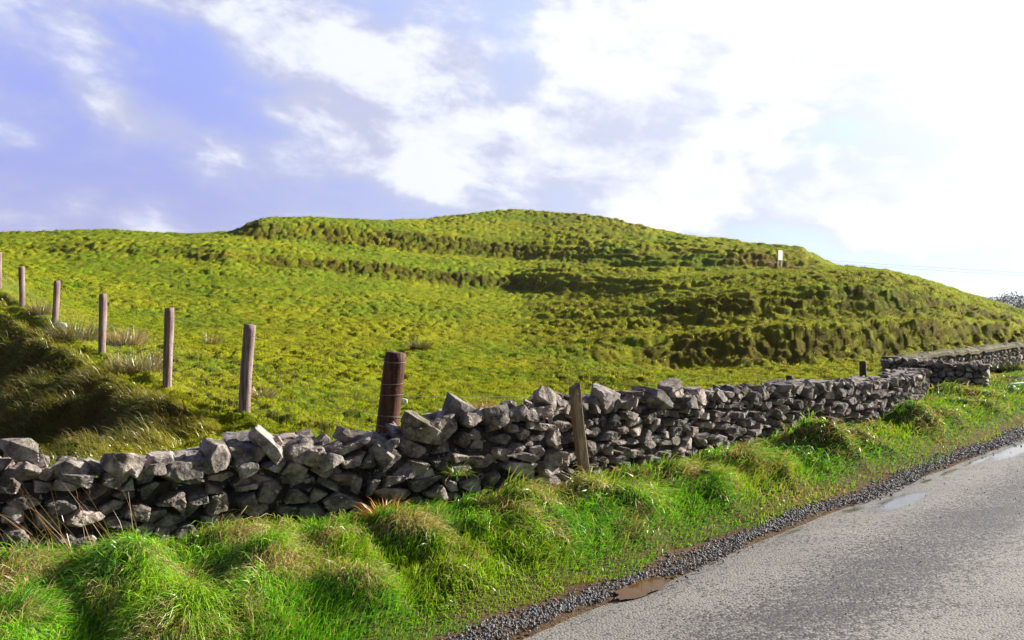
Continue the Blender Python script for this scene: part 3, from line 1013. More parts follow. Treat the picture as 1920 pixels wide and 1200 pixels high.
class Wall:
    def __init__(self, name, pts, tops, label, parent_name='dry_stone_wall'):
        # pts: front base line (x,y); tops: (s-fraction x position, z)
        P = np.array(pts, float)
        seg = np.hypot(*np.diff(P, axis=0).T); S = np.concatenate([[0], np.cumsum(seg)])
        s = np.linspace(0, S[-1], 400)
        x = np.interp(s, S, P[:, 0]); y = np.interp(s, S, P[:, 1])
        ker = np.ones(25) / 25
        xp = np.convolve(np.pad(x, 12, 'reflect', reflect_type='odd'), ker, 'valid'); yp = np.convolve(np.pad(y, 12, 'reflect', reflect_type='odd'), ker, 'valid')
        tx = np.gradient(xp); ty = np.gradient(yp); L = np.hypot(tx, ty); tx /= L; ty /= L
        self.s = s; self.x = xp; self.y = yp; self.nx = -ty; self.ny = tx      # n points away from the road
        self.tx = tx; self.ty = ty; self.L = S[-1]
        self.name = name; self.stones = []
        self.root = empty(parent_name, (xp[200], yp[200], Hs(xp[200], yp[200])))
        tag(self.root, label, 'wall', 'dry stone walls along the road')
        T = np.array(tops, float)
        self.topx = T[:, 0]; self.topz = T[:, 1]

    def top(self, s):
        x = np.interp(s, self.s, self.x)
        return np.interp(x, self.topx, self.topz)

    def base(self, s):
        x = np.interp(s, self.s, self.x); y = np.interp(s, self.s, self.y)
        return np.maximum(np.minimum(H(x + .0, y - .05), .3), -.3)

    def place(self, V, s0, t0, z0):
        """local (along, depth, up) to world"""
        s = s0 + V[:, 0]; t = t0 + V[:, 1]
        ext = np.clip(s, 0, self.L)
        x = np.interp(ext, self.s, self.x) + (s - ext) * np.interp(ext, self.s, self.tx)
        y = np.interp(ext, self.s, self.y) + (s - ext) * np.interp(ext, self.s, self.ty)
        nx = np.interp(ext, self.s, self.nx); ny = np.interp(ext, self.s, self.ny)
        return np.stack([x + nx * t, y + ny * t, z0 + V[:, 2]], 1)

    def add(self, r, V, Fc, kind, bright=None):
        g = r.uniform(.50, 1.35) if bright is None else bright
        wv_ = r.uniform(-1, 1)
        col = np.array([g * (1 + .05 * wv_), g, g * (1 - .06 * wv_)])
        c = V.mean(0); size = np.ptp(V, axis=0).max() / np.hypot(c[0], c[1])
        self.stones.append((size, kind, V, Fc, col))

    def pack(self, r, course, length, T=.44, jit=.3, rot=.05, sub=4, drop=.10, relief=.035, gap=.006, below=.14, amp=.05):
        sites = []
        L = self.L
        z = 0.0; row = 0
        maxh = float(self.topz.max()) + .4
        zb_f = lambda s: self.base(np.array([s]))[0] - below
        rowz = []
        while z < maxh:
            h = course * r.uniform(.65, 1.45); rowz.append((z + h / 2, h)); z += h
        sg = np.linspace(0, L, 200); bs = self.base(sg) - below; tp = self.top(sg)
        for zc_, h in rowz:
            s = r.uniform(-.5, 0) * length
            ph = r.uniform(0, 9)
            while s < L:
                wd_ = length * float(np.exp(r.normal(0, .38))) * (.8 + .25 * h / course)
                sc_ = s + wd_ / 2
                s += wd_
                if sc_ < 0 or sc_ > L:
                    continue
                b = np.interp(sc_, sg, bs); t_ = np.interp(sc_, sg, tp)
                zz = b + zc_ + .35 * course * math.sin(sc_ * 1.7 + ph) + r.normal(0, jit * course * .5)
                if zz > t_ - .035 or r.uniform() < drop:
                    continue
                sites.append((sc_ + r.normal(0, jit * length * .35), zz))
        S = np.array(sites)
        a = 1.62
        Q = np.stack([S[:, 0] / a, S[:, 1]], 1)
        for i in range(len(S)):
            d = Q - Q[i]; d2 = (d ** 2).sum(1); d2[i] = 1e9
            nb = np.argsort(d2)[:14]
            pl = []
            for j in nb:
                n2 = np.array([d[j, 0] / a, d[j, 1]]); nl = np.linalg.norm(n2)
                if nl < 1e-4:
                    continue
                Dj = d2[j] / 2 / nl - gap - r.uniform(0, .004)
                n_ = np.array([n2[0] / nl, r.normal(0, .05), n2[1] / nl]); n_ /= np.linalg.norm(n_)
                pl.append((n_, max(Dj, .012)))
            up = np.interp(S[i, 0], sg, tp) - S[i, 1] + r.uniform(-.02, .03)
            pl.append((np.array([r.normal(0, .12), 0, 1.0]), max(up, .03)))
            pl.append((np.array([0, 0, -1.0]), course * 1.6))
            for sd in (-1, 1):
                pl.append((np.array([sd * 1.0, 0, 0]), length * 1.7))
            pl.append((np.array([1.0, 0, r.normal(0, .06)]), max(L - S[i, 0] + .03, .02)))
            pl.append((np.array([-1.0, 0, r.normal(0, .06)]), max(S[i, 0] + .03, .02)))
            bf = T / 2 + r.uniform(-relief, relief)
            nf = np.array([r.normal(0, .20), -1, r.normal(-.02, .20)]); nf /= np.linalg.norm(nf)
            pl.append((nf, bf))
            for q_ in range(3):
                nf = np.array([r.normal(0, .55), -1, r.normal(0, .55)]); nf /= np.linalg.norm(nf)
                pl.append((nf, bf * r.uniform(.93, 1.10)))
            nbk = np.array([r.normal(0, .15), 1, r.normal(0, .15)]); nbk /= np.linalg.norm(nbk)
            pl.append((nbk, T / 2 + r.uniform(-relief, relief)))
            V, Fc = poly_stone(r, (length * .62, T * .60, course * .72), pl, sub, 70, amp, 0)
            V = V @ rotm(r, rot).T
            V[:, 1] += T / 2
            bt = .05 * (S[i, 1]) * np.where(V[:, 1] < T / 2, 1, -1)        # batter
            V[:, 1] += bt
            W_ = self.place(V, S[i, 0], 0, S[i, 1])
            self.add(r, W_, Fc, 'stone')

    def caps(self, r, size, T=.44, step=.16, tilt=.35, sub=4, zoff=.02, rows=(.10, .32), flat=.55):
        for t0 in rows:
            s = r.uniform(0, .1)
            while s < self.L:
                a = size * r.uniform(.7, 1.35)
                half = (a, a * r.uniform(.65, 1.0), a * r.uniform(flat * .75, flat * 1.2))
                V, Fc = poly_stone(r, half, None, sub, 60, .05, 9, .58, .95)
                V = V @ rotm(r, tilt).T
                W_ = self.place(V, s, t0 + r.normal(0, .04), float(self.top(s)) + zoff + half[2] * r.uniform(.0, .7))
                self.add(r, W_, Fc, 'coping_stone')
                s += a * r.uniform(1.3, 2.0) * step / .16

    def one(self, r, px, py, wpx, hpx, deg, depth_t=.12, bright=1.0, sub=5, thick=None):
        """a particular stone seen at photo position px,py on top of the wall"""
        tgt = (px - 960) / F
        u = (self.x + self.nx * depth_t) / (self.y + self.ny * depth_t)
        s0 = float(np.interp(tgt, u, self.s))
        d = float(np.interp(s0, self.s, self.y + self.ny * depth_t))
        z0 = EYE - (py - HOR) / F * d
        a = wpx / F * d / 2; c_ = hpx / F * d / 2
        half = (a * 1.08, thick or max(a * .75, c_), c_ * 1.08)
        V, Fc = poly_stone(r, half, None, sub, 60, .05, 8, .72, 1.0)
        t = math.radians(deg)
        R = np.array(Euler((r.normal(0, .12), t, r.normal(0, .15))).to_matrix())
        V = V @ R.T
        self.add(r, self.place(V, s0, depth_t, z0), Fc, 'coping_stone', bright)

    def core(self, T, inset=.10):
        s = np.arange(0, self.L, .08)
        tp = self.top(s) - .09; bs = self.base(s) - .2
        rows_ = np.linspace(0, 1, 8)
        parts = []
        Vf = []
        ring = []
        n = 16
        for k in range(n):
            if k < 8: tt, rr = inset, k / 7.
            else: tt, rr = T - inset, 1 - (k - 8) / 7.
            z = bs + (tp - bs) * rr
            Vl = np.stack([s, np.full(len(s), tt) + .04 * (vn(s * 9, z * 9, k) - .5), np.zeros(len(s))], 1)
            W_ = self.place(Vl, 0, 0, 0); W_[:, 2] = z
            ring.append(W_)
        V = np.stack(ring, 1); m = len(s)
        i = np.arange(m - 1)[:, None] * n; j = np.arange(n)[None]; j2 = (j + 1) % n
        Q = np.stack([i + j, i + j2, i + n + j2, i + n + j], -1).reshape(-1, 4)
        V = V.reshape(-1, 3)
        self.part('rubble_core', V, [Q], np.full((len(V), 3), .17))  # same stone tinted dark so the gaps between stones look shaded

    def part(self, name, V, Fs, col, mat=None, smooth=False):
        c = V.mean(0); rl = np.array(self.root.location)
        me = mesh_np(name, V - c, Fs, np.broadcast_to(col, V.shape), smooth)
        return link(name, me, mat or M_STONE, self.root, tuple(c - rl))

    def finish(self):
        self.stones.sort(key=lambda q: -q[0])
        for size, kind, V, Fc, col in self.stones[:98]:
            self.part(kind, V, [Fc], col)
        rest = self.stones[98:]
        if rest:
            n = 0; Vs, Fs, Cs = [], [], []
            for _, _, V, Fc, col in rest:
                Vs.append(V); Fs.append(Fc + n); Cs.append(np.broadcast_to(col, V.shape)); n += len(V)
            o = self.part('small_stones', np.vstack(Vs), [np.vstack(Fs)], np.vstack(Cs))
            o['kind'] = 'stuff'
        print(self.name, len(self.stones), 'stones')


r = np.random.default_rng(3)
TA = [(-8, .8), (-2.95, .70), (-2.45, .62), (-2.1, .60), (-1.7, .70), (-1.3, .67), (-.95, .65), (-.7, .68), (-.5, .78), (-.3, .80), (.1, .81), (.5, .83)]
wa = Wall('near', [(-5.2, 3.6), (-2.91, 4.85), (-2.31, 5.2), (-1.64, 5.65), (-.95, 5.88), (-.31, 6.2), (.36, 6.55)], TA,
          'tumbledown rough grey stone wall nearest the viewer, in front of the thick brown post')
wa.pack(r, .078, .140, .46, .45, .11, 4, .14, .065, .007, .10, .045)
wa.caps(r, .062, .46, .20, .45, 4, -.02, (.08, .34), .5)
for q in [(40, 843, 70, 55, 10, .12, 1.1), (228, 868, 95, 60, 12, .06, 1.2), (300, 862, 80, 45, 20, .12, 1.15), (507, 836, 112, 42, 46, .10, 1.35), (408, 850, 60, 70, -10, .05, .9),
          (800, 808, 105, 48, 22, .12, .95), (655, 822, 90, 38, 22, .15, .75), (565, 850, 70, 50, -8, .06, 1.0), (715, 850, 70, 40, 35, .04, .8), (930, 772, 60, 32, 0, .06, 1.1),
          (860, 765, 75, 50, 20, .2, .85), (1020, 748, 70, 45, 15, .2, .9), (350, 880, 90, 45, 5, .05, .85), (140, 885, 80, 50, 15, .08, .8), (462, 880, 50, 35, -5, .0, 1.1), (620, 865, 60, 30, -25, .0, 1.25)]:
    wa.one(r, q[0], q[1], q[2] * .78, q[3] * .74, *q[4:])
wa.core(.46); wa.finish()

TB = [(.3, .82), (.55, .83), (.9, .78), (1.45, .82), (1.73, .76), (2.4, .74), (2.77, .73), (3.6, .71), (4.34, .67), (5.57, .60), (6.1, .56), (7.2, .50)]
wb = Wall('middle', [(.36, 6.88), (.86, 7.3), (1.73, 8.1), (2.77, 9.06), (4.34, 10.3), (5.57, 11.75), (6.9, 14.2)], TB,
          'long tightly packed dry stone wall running behind the leaning square post')
wb.pack(r, .066, .098, .46, .48, .09, 4, .13, .055, .008, .10, .045)
wb.caps(r, .066, .46, .14, .55, 4, -.035, (.08, .22, .36), .40)
for q in [(1255, 728, 58, 22, 8, .1, .75), (1230, 747, 56, 28, 35, .05, .75), (1130, 745, 60, 40, 5, .1, .95), (1030, 752, 55, 36, 25, .15, .9), (1290, 755, 55, 20, 12, .0, .7)]:
    wb.one(r, *q, sub=4)
wb.core(.46); wb.finish()

M_CAP = stone_mat('mossy_mortar', (.45, .43, .20), .1)


def capped(pts, tops, label, course, length, T, capped_=True):
    w_ = Wall('far', pts, tops, label)
    w_.pack(r, course, length, T, .35, .04, 2, .08, .03, .004, .1, .05)
    w_.core(T)
    if not capped_:
        w_.caps(np.random.default_rng(44), .075, T, .15, .3, 3, -.045, (.08, .22), .4)
        w_.finish()
        return w_
    s = np.arange(-.03, w_.L + .03, .09); t = np.linspace(-.03, T + .03, 7)
    Sg, Tg = np.meshgrid(s, t, indexing='ij')
    z = w_.top(np.clip(Sg.ravel(), 0, w_.L)).reshape(Sg.shape) + .03 + .09 * (fbm(Sg * 4, Tg * 6, 8, 3) - .5) - .02 * ((Tg - T / 2) / (T / 2)) ** 4
    topv = w_.place(np.stack([Sg.ravel(), Tg.ravel(), np.zeros(Sg.size)], 1), 0, 0, 0); topv[:, 2] = z.ravel()
    bot = topv.copy(); bot[:, 2] = z.ravel() - .06
    n, k = Sg.shape
    i = np.arange(n - 1)[:, None] * k; j = np.arange(k - 1)[None]
    Q = np.stack([i + j, i + k + j, i + k + j + 1, i + j + 1], -1).reshape(-1, 4)
    o_ = n * k
    Qb = Q[:, ::-1] + o_
    e1 = np.arange(n - 1) * k; sd = [np.stack([e1, e1 + o_, e1 + k + o_, e1 + k], -1)]
    e2 = e1 + k - 1; sd.append(np.stack([e2, e2 + k, e2 + k + o_, e2 + o_], -1))
    for st_ in (0, (n - 1) * k):
        f1 = np.arange(k - 1) + st_
        sd.append(np.stack([f1, f1 + 1, f1 + 1 + o_, f1 + o_], -1))
    V = np.vstack([topv, bot])
    w_.part('mossy_cap', V, [np.vstack([Q, Qb] + sd)], np.ones(3), M_CAP)
    w_.finish()
    return w_


wc_ = capped([(7.15, 15.75), (9.5, 17.9), (12.6, 20.9), (17, 25.3), (25, 33)], [(7.15, .60), (12.6, .62), (25, .7)],
             'far mortar-topped stone wall curving away beyond the short return wall', .09, .12, .30)
wd_ = capped([(6.75, 15.55), (7.5, 15.15), (8.22, 14.75)], [(6.7, .60), (8.3, .56)],
             'short return wall with a dark shaded face, joining the far wall corner', .08, .11, .3, False)

# ---------------------------------------------------------------- posts, fences
def wood_mat(name, c1, c2, rough=.8):
    m, N = material(name)
    co = objco(N)
    mp = N.n('ShaderNodeMapping'); N.put(mp.inputs[0], co); mp.inputs['Scale'].default_value = (30, 30, 1.6)
    n1 = N.noise(mp.outputs[0], 1.0, 6, .65, .4)
    n2 = N.noise(co, 5.0, 4, .6)
    n3 = N.noise(co, 45.0, 4, .6)
    c = N.mix(N.smooth(n1, .35, .65), c1, c2)
    c = N.mix(N.m('MULTIPLY', N.smooth(n2, .45, .7), .5), c, N.mix(1.0, c, C4(.55, .5, .5), 'MULTIPLY'))
    c = N.mix(N.m('MULTIPLY', N.smooth(n3, .62, .7), .5), c, C4(.40, .38, .30))
    finish(N, bsdf(N, c, rough, .25, N.m('ADD', n1, N.m('MULTIPLY', n3, .3)), .8, .012))
    return m


M_POST = wood_mat('weathered_round_post', C4(.15, .085, .075), C4(.34, .255, .24))
M_STR = wood_mat('creosoted_timber', C4(.055, .018, .012), C4(.12, .045, .03), .7)
M_SAWN = wood_mat('sawn_timber', C4(.10, .07, .035), C4(.21, .15, .08))
M_DARK = wood_mat('dark_timber', C4(.04, .03, .025), C4(.09, .065, .05))
mw, N = material('galvanised_wire'); finish(N, bsdf(N, C4(.22, .20, .19), .5, .5)); M_WIRE = mw


def round_post(bx, by, bz, tx, ty, tz, r0, r1, seed, below=.25, seg=20, cutdeg=0, pointed=False):
    rr = np.random.default_rng(seed)
    n = 22
    t = np.linspace(0, 1, n)
    B = np.array([bx, by, bz]); Tt = np.array([tx, ty, tz]); d = Tt - B
    B = B - d / np.linalg.norm(d) * below
    path = B + (Tt - B) * t[:, None]
    path[:, 0] += .008 * np.sin(t * 5 + seed); path[:, 1] += .006 * np.sin(t * 4 + seed * 2)
    rad = r0 + (r1 - r0) * t
    rad = rad * (1 + .05 * (vn(t * 9, t * 0 + seed, 3) - .5)); rad[-1] *= .93
    V, Fs = tube(path, rad, seg)
    th = np.tile(np.arange(seg), n) / seg * 2 * np.pi
    k = 1 + .035 * np.sin(th * 3 + seed) + .03 * (vn(np.cos(th) * 3 + 5, np.sin(th) * 3 + np.repeat(t, seg) * 3, seed) - .5)
    ctr = np.repeat(path, seg, 0)
    V[:n * seg] = ctr + (V[:n * seg] - ctr) * k[:, None]
    if cutdeg:
        top = slice((n - 1) * seg, n * seg)
        V[top, 2] += (V[top, 0] - path[-1, 0]) * math.tan(math.radians(cutdeg))
    return V, Fs


def posted(name, V, Fs, mat, parent=None, origin=None):
    c = np.array(origin if origin is not None else V.mean(0))
    off = np.array(parent.location) if parent is not None else np.zeros(3)
    return link(name, mesh_np(name, V - c, Fs, None, True), mat, parent, tuple(c - off))


def at(px, py, d):
    return np.array([(px - 960) / F * d, d, EYE - (py - HOR) / F * d])


fence = empty('bank_fence', tuple(at(735, 900, 8.0) * np.array([1, 1, 0])))
tag(fence, 'wire mesh fence on leaning round posts climbing the grassy bank', 'fence')
P6 = [  # px top, py top, px base, py base, distance, radius
    (468, 609, 458, 800, 10.1, .070, .068), (317, 577, 314, 742, 11.85, .066, .058), (193, 551, 191, 681, 15, .068, .060), (107, 526, 101, 632, 18.6, .068, .062),
    (41, 500, 41, 588, 21.8, .072, .066), (-1, 473, -2, 545, 25, .07, .07), (-30, 452, -30, 512, 28.8, .07, .07)]
tops = []
for i, (tx, ty, bx, by, d, r1, r0) in enumerate(P6):
    A_, B_ = at(bx, by, d), at(tx, ty, d)
    zg = Hs(A_[0], A_[1])
    V, Fs = round_post(*A_, *B_, r0, r1, i + 2, below=max(.3, A_[2] - zg + .25), cutdeg=(-6 if i == 0 else 5))
    posted('post', V, Fs, M_POST, fence)
    tops.append((A_, B_, r1))
SA, SB = at(722, 880, 7.9), at(741, 661, 7.9)
V, Fs = round_post(*SA, *SB, .112, .098, 40, below=.4, seg=28)
strainer = posted('strainer_post', V, Fs, M_STR, fence)
strainer['label'] = 'thick dark red brown post wrapped in wire'
# lighter sawn top and wire wraps of the thick post
hd = []
for k, f_ in enumerate((.93, .74, .64, .455, .37, .27)):
    c0 = SA + (SB - SA) * f_; rad = .112 + (.098 - .112) * f_ + .006
    th = np.linspace(0, 2 * np.pi, 30)
    ax = (SB - SA) / np.linalg.norm(SB - SA)
    path = np.stack([c0[0] + rad * np.cos(th), c0[1] + rad * np.sin(th), c0[2] + .012 * np.sin(th + k)], 1)
    path[:, 2] -= (path[:, 0] - c0[0]) * ax[0] / ax[2]
    hd.append(tube(path, np.full(30, .0022), 5, False))
rl = np.array(strainer.location) + np.array(fence.location)
for V, Fs in hd:
    link('wire_wrap', mesh_np('wire_wrap', V - rl, Fs), M_WIRE, strainer)


def strands(A, B, fr, hz, rad=.0016, stay=.15, sag=.01, zlo=None):
    """horizontal wires between two posts (base, top) and vertical stays"""
    out = []
    (a0, a1), (b0, b1) = A, B
    L = np.linalg.norm(b0 - a0)
    n = 9
    for f_ in fr:
        pa = a0 + (a1 - a0) * f_; pb = b0 + (b1 - b0) * f_
        t = np.linspace(0, 1, n)[:, None]
        p = pa + (pb - pa) * t; p[:, 2] -= sag * 4 * (t * (1 - t))[:, 0]
        out.append(tube(p, np.full(n, rad), 4, False))
    if stay:
        for t in np.arange(stay / L, 1, stay / L):
            p0 = (a0 + (a1 - a0) * fr[0]) * (1 - t) + (b0 + (b1 - b0) * fr[0]) * t
            p1 = (a0 + (a1 - a0) * fr[-2]) * (1 - t) + (b0 + (b1 - b0) * fr[-2]) * t
            s4 = sag * 4 * t * (1 - t)
            p0[2] -= s4; p1[2] -= s4
            out.append(tube(np.array([p0, (p0 + p1) / 2, p1]), np.full(3, rad * .8), 4, False))
    return out


wires = []
seq = [((SA + np.array([0, -.1, 0])), SB + np.array([0, -.1, 0]))] + [(a + np.array([.0, -.05, 0]), b + np.array([0, -.05, 0])) for a, b, _ in tops]
for k in range(len(seq) - 1):
    A_, B_ = seq[k], seq[k + 1]
    if k == 0:
        A_ = (SA + (SB - SA) * .18, SB)
    wires += strands(A_, B_, (.06, .2, .34, .48, .62, .9), 0)
V, Fs = merge(wires)
posted('wire_netting', V, Fs, M_WIRE, fence)
# fence running on behind the long wall
f2 = empty('field_fence', (7.0, 15.0, .1))
tag(f2, 'low wire fence with short dark posts showing behind the long wall', 'fence')
fp = [(1479, 704, 1479, 800, 11.6, .045), (1618, 677, 1616, 780, 13.6, .055)]
seq2 = [(SA, SB)]
for i, (tx, ty, bx, by, d, rd) in enumerate(fp):
    A_, B_ = at(bx, by, d), at(tx, ty, d)
    A_[2] = Hs(A_[0], A_[1])
    V, Fs = round_post(*A_, *B_, rd, rd, i + 60, below=.2, seg=14)
    posted('post', V, Fs, M_DARK, f2)
    seq2.append((A_, B_))
wires = []
for A_, B_ in ((seq2[0], seq2[1]), (seq2[1], seq2[2]), (seq2[2], (np.array([6.98, 15.9, .1]), np.array([6.98, 15.9, .62])))):
    wires += strands(A_, B_, (.2, .3, .62), 0, .0014, 0, .02)
V, Fs = merge(wires)
posted('wire', V, Fs, M_WIRE, f2)

# leaning sawn post in front of the long wall
def sawn_post():
    import bmesh
    A_ = at(1101, 900, 6.78); B_ = at(1078, 723, 6.92)
    A_[2] -= .25
    n = 14; t = np.linspace(0, 1, n)[:, None]
    path = A_ + (B_ - A_) * t; path[:, 0] += .006 * np.sin(t[:, 0] * 6)
    hw, hd_ = .040, .036
    sec = []
    for (a, b) in ((-1, -1), (1, -1), (1, 1), (-1, 1)):
        sec += [(a * hw * (1 - .14 * (a * b > 0)), b * hd_ * (1 - .14 * (a * b < 0))), (a * hw * (1 - .14 * (a * b < 0)), b * hd_ * (1 - .14 * (a * b > 0)))]
    # order the bevelled corners round the section
    angs = [math.atan2(q[1], q[0]) for q in sec]; sec = [q for _, q in sorted(zip(angs, sec))]
    ca, sa = math.cos(.35), math.sin(.35)
    V = np.array([[p[0] + (x * ca - y * sa), p[1] + (x * sa + y * ca), p[2] + (.018 * x / hw if k == n - 1 else 0)] for k, p in enumerate(path) for x, y in sec])
    m_ = len(sec)
    V[:, 0] += .004 * (vn(V[:, 2] * 20, V[:, 1] * 50, 3) - .5)
    i = np.arange(n - 1)[:, None] * m_; j = np.arange(m_)[None]; j2 = (j + 1) % m_
    Q = np.stack([i + j, i + j2, i + m_ + j2, i + m_ + j], -1).reshape(-1, 4)
    capf = np.arange(m_)[None] + (n - 1) * m_
    o = posted('wooden_post', V, [Q, capf], M_SAWN, None, path[0])
    for p in o.data.polygons: p.use_smooth = False
    tag(o, 'leaning square brown timber post standing against the front of the long wall', 'post')


sawn_post()

# ---------------------------------------------------------------- notice board on the hill
mb, N = material('white_board'); finish(N, bsdf(N, N.mix(N.noise(objco(N), 3, 3, .5), C4(.78, .78, .78), C4(.86, .86, .86)), .5, .4)); M_BOARD = mb
ml, N = material('grey_legs'); finish(N, bsdf(N, C4(.55, .55, .52), .6, .3)); M_LEG = ml
bx_, by_ = (1463 - 960) / F * 54.0, 54.0
bz_ = Hs(bx_, by_)
nb_ = empty('notice_board', (bx_, by_, bz_)); nb_.rotation_euler = (0, 0, math.radians(38))
tag(nb_, 'small white notice board on two legs beside a red earth scar on the hill', 'sign')
V, Fs = boxv(.44, .03, .62, (0, 0, .78)); link('board', mesh_np('board', V, Fs, None, False), M_BOARD, nb_)
for sx in (-.19, .19):
    V, Fs = boxv(.045, .045, 1.3, (sx, .045, .42)); link('leg', mesh_np('leg', V, Fs, None, False), M_LEG, nb_)
bpy.context.view_layer.update()

# ---------------------------------------------------------------- rush tufts and other single plants
def tuft(name, X, Y, rad, height, n, pal, label, cat, spread=.5, width=.004, group=None, lean=0.0, seed=1, trans=M_VERGE, z=None):
    r_ = np.random.default_rng(seed)
    z0 = Hs(X, Y) if z is None else z
    a = r_.uniform(0, 2 * np.pi, n); q = np.sqrt(r_.uniform(0, 1, n)) * rad
    P = np.stack([q * np.cos(a), q * np.sin(a), np.full(n, -.03)], 1)
    lay = np.arctan2(P[:, 0], -P[:, 1]) + r_.normal(0, .6, n)
    if lean:
        lay = lean + r_.normal(0, .5, n)
    V, Fs, C = blades(P, lay, np.clip(1.5 - spread * r_.uniform(.1, 1.2, n), .2, 1.55), height * r_.uniform(.5, 1.15, n), np.full(n, width), r_.uniform(.0, .55, n) * spread * 1.5, pick(r_, pal, n), seed)
    o = link(name, mesh_np(name, V, Fs, C), trans, None, (X, Y, z0))
    return tag(o, label, cat, group)


RUSH = [(.30, .20, .10), (.36, .26, .13), (.22, .16, .07), (.12, .15, .05)]
GR = 'rush tufts in the pasture'
def loc(px, d):
    return (px - 960) / F * d, d
tuft('rush_tuft', *loc(232, 18.6), .36, .50, 700, [(.36, .30, .16), (.36, .25, .13), (.30, .24, .12)], 'large straw-brown rush tuft right of the fourth bank post', 'rush', .8, .018, GR, seed=21)
tuft('rush_tuft', *loc(142, 17.0), .42, .50, 500, [(.26, .20, .10), (.2, .16, .08), (.14, .16, .06)], 'loose brownish rushes between the third and fourth posts of the bank', 'rush', .8, .015, GR, seed=22)
tuft('rush_tuft', *loc(262, 13.2), .45, .32, 600, RUSH + [(.16, .2, .12)], 'thin grey-green rushes on the bank between two pale posts', 'rush', .7, .011, GR, seed=23)
tuft('rush_tuft', *loc(787, 22.8), .22, .36, 420, [(.10, .09, .03), (.17, .11, .05), (.12, .14, .03)], 'small dark rush tuft alone in the middle of the bright field', 'rush', .6, .018, GR, seed=24)
tuft('rush_tuft', *loc(397, 21.5), .16, .40, 120, RUSH, 'small thin upright brown tuft above the gap between the last two pale posts', 'rush', .5, .014, GR, seed=25)
tuft('rush_tuft', *loc(905, 12.0), .16, .30, 160, [(.40, .20, .10), (.33, .17, .09), (.28, .22, .09)], 'reddish dry tuft peeping over the top of the wall', 'rush', .7, .010, GR, seed=26)
tuft('rush_tuft', *loc(490, 12.3), .18, .22, 220, RUSH + [(.2, .26, .12)], 'small pale tuft just right of the nearest pale post', 'rush', .8, .010, GR, seed=27)
tuft('rush_tuft', *loc(78, 20.5), .26, .40, 260, RUSH, 'small brown rush tuft between the two farthest posts on the bank', 'rush', .7, .014, GR, seed=28)
# dry stems in the near left corner
x_, y_ = img(165, 1040, .2)
tuft('dry_grass_stems', x_, y_, .30, .62, 26, [(.42, .26, .15), (.36, .22, .13)], 'few long thin dry stems leaning left across the near wall', 'grass stems', .55, .0035, None, lean=-1.35, seed=30)
x_, y_ = img(60, 1060, .2)
tuft('dry_grass_stems', x_, y_, .22, .5, 14, [(.42, .26, .15), (.30, .20, .12)], 'sparse dry stems at the left edge of the photo in front of the wall', 'grass stems', .6, .0035, None, lean=-1.2, seed=31)
# orange bracken at the foot of the near wall, plants on the wall
x_, y_ = img(722, 985, .16)
tuft('dead_bracken', x_, y_ - .02, .10, .16, 260, [(.42, .17, .02), (.34, .12, .02), (.45, .24, .03)], 'clump of orange-brown dead bracken at the foot of the near wall', 'bracken', 1.2, .010, None, seed=32)
tuft('grass_clump', (858 - 960) / F * 6.2, 6.14, .05, .17, 150, [(.10, .24, .02), (.14, .28, .02), (.36, .28, .10)], 'small green grass clump rooted in a crack of the near wall face', 'grass clump', 1.3, .005, None, seed=33, z=EYE - (880 - HOR) / F * 6.2)
x_, y_ = (1855 - 960) / F * 17.4, 17.4
tuft('dark_bush', (1884 - 960) / F * 18.6, 18.6, .22, .28, 700, [(.035, .05, .02), (.05, .04, .025), (.03, .07, .02)], 'small dark rounded bush against the far wall', 'bush', 1.1, .022, None, seed=34)

# pale stones lying about
def loose(name, px, py, d, size, bright, label, sd, group=None):
    rr = np.random.default_rng(sd)
    p = at(px, py, d)
    V, Fc = poly_stone(rr, size, None, 3, 20, .06, 8)
    m_, N = material('pale_stone'); finish(N, bsdf(N, N.mix(N.noise(objco(N), 20, 4, .6), C4(*(q * .6 for q in bright)), C4(*bright)), .7, .3))
    o = link(name, mesh_np(name, V, [Fc]), m_, None, (p[0], p[1], Hs(p[0], p[1]) + size[2] * .4))
    return tag(o, label, 'stone', group)


loose('pale_stone', 116, 628, 17.7, (.13, .10, .09), (.5, .5, .48), 'pale boulder half buried beside the third leaning post', 1)
loose('white_stone', 757, 772, 12.6, (.075, .06, .06), (.8, .8, .78), 'small white stone in the grass right of the thick dark post', 2)
PR = 'pale stones by the water at the right edge'
for k, (px, py, d, s, lb) in enumerate([(1912, 746, 14.6, .16, 'bright white stone nearest the road at the right edge'), (1902, 752, 14.2, .07, 'small dark-sided pebble in front of the bright white stone'),
                                       (1925, 732, 15.6, .15, 'grey slab behind the bright white stone'), (1918, 718, 17, .13, 'pale grey stone farthest back beside the muddy track')]):
    loose('track_stone', px, py, d, (s * 1.3, s, s * .45), ((.8, .8, .82) if k == 0 else (.3, .28, .29)), lb, 5 + k, PR)

# ---------------------------------------------------------------- distant land, trees, cable
mh, N = material('far_land')
finish(N, bsdf(N, N.mix(N.noise(objco(N), .01, 5, .6), C4(.06, .07, .04), C4(.14, .13, .08)), .95, .1)); M_FAR = mh


def ridge(dist, h0, a0, a1, seed):
    n = 160
    th = np.radians(np.linspace(a0, a1, n)); rows_ = np.linspace(-1, 1, 9)
    hz = h0 * (.55 + .6 * fbm(th * 9, th * 0 + seed, seed, 4)) * np.sin(np.linspace(.25, 2.9, n))
    V = []
    for q in rows_:
        rr = dist + q * dist * .12
        V.append(np.stack([rr * np.sin(th), rr * np.cos(th), -9 + (hz) * math.cos(q * 1.5)], 1))
    V = np.stack(V, 1).reshape(-1, 3); k = 9
    i = np.arange(n - 1)[:, None] * k; j = np.arange(k - 1)[None]
    Q = np.stack([i + j, i + k + j, i + k + j + 1, i + j + 1], -1).reshape(-1, 4)
    tag(link('distant_hills', mesh_np('distant_hills', V, Q), M_FAR), kind='structure')


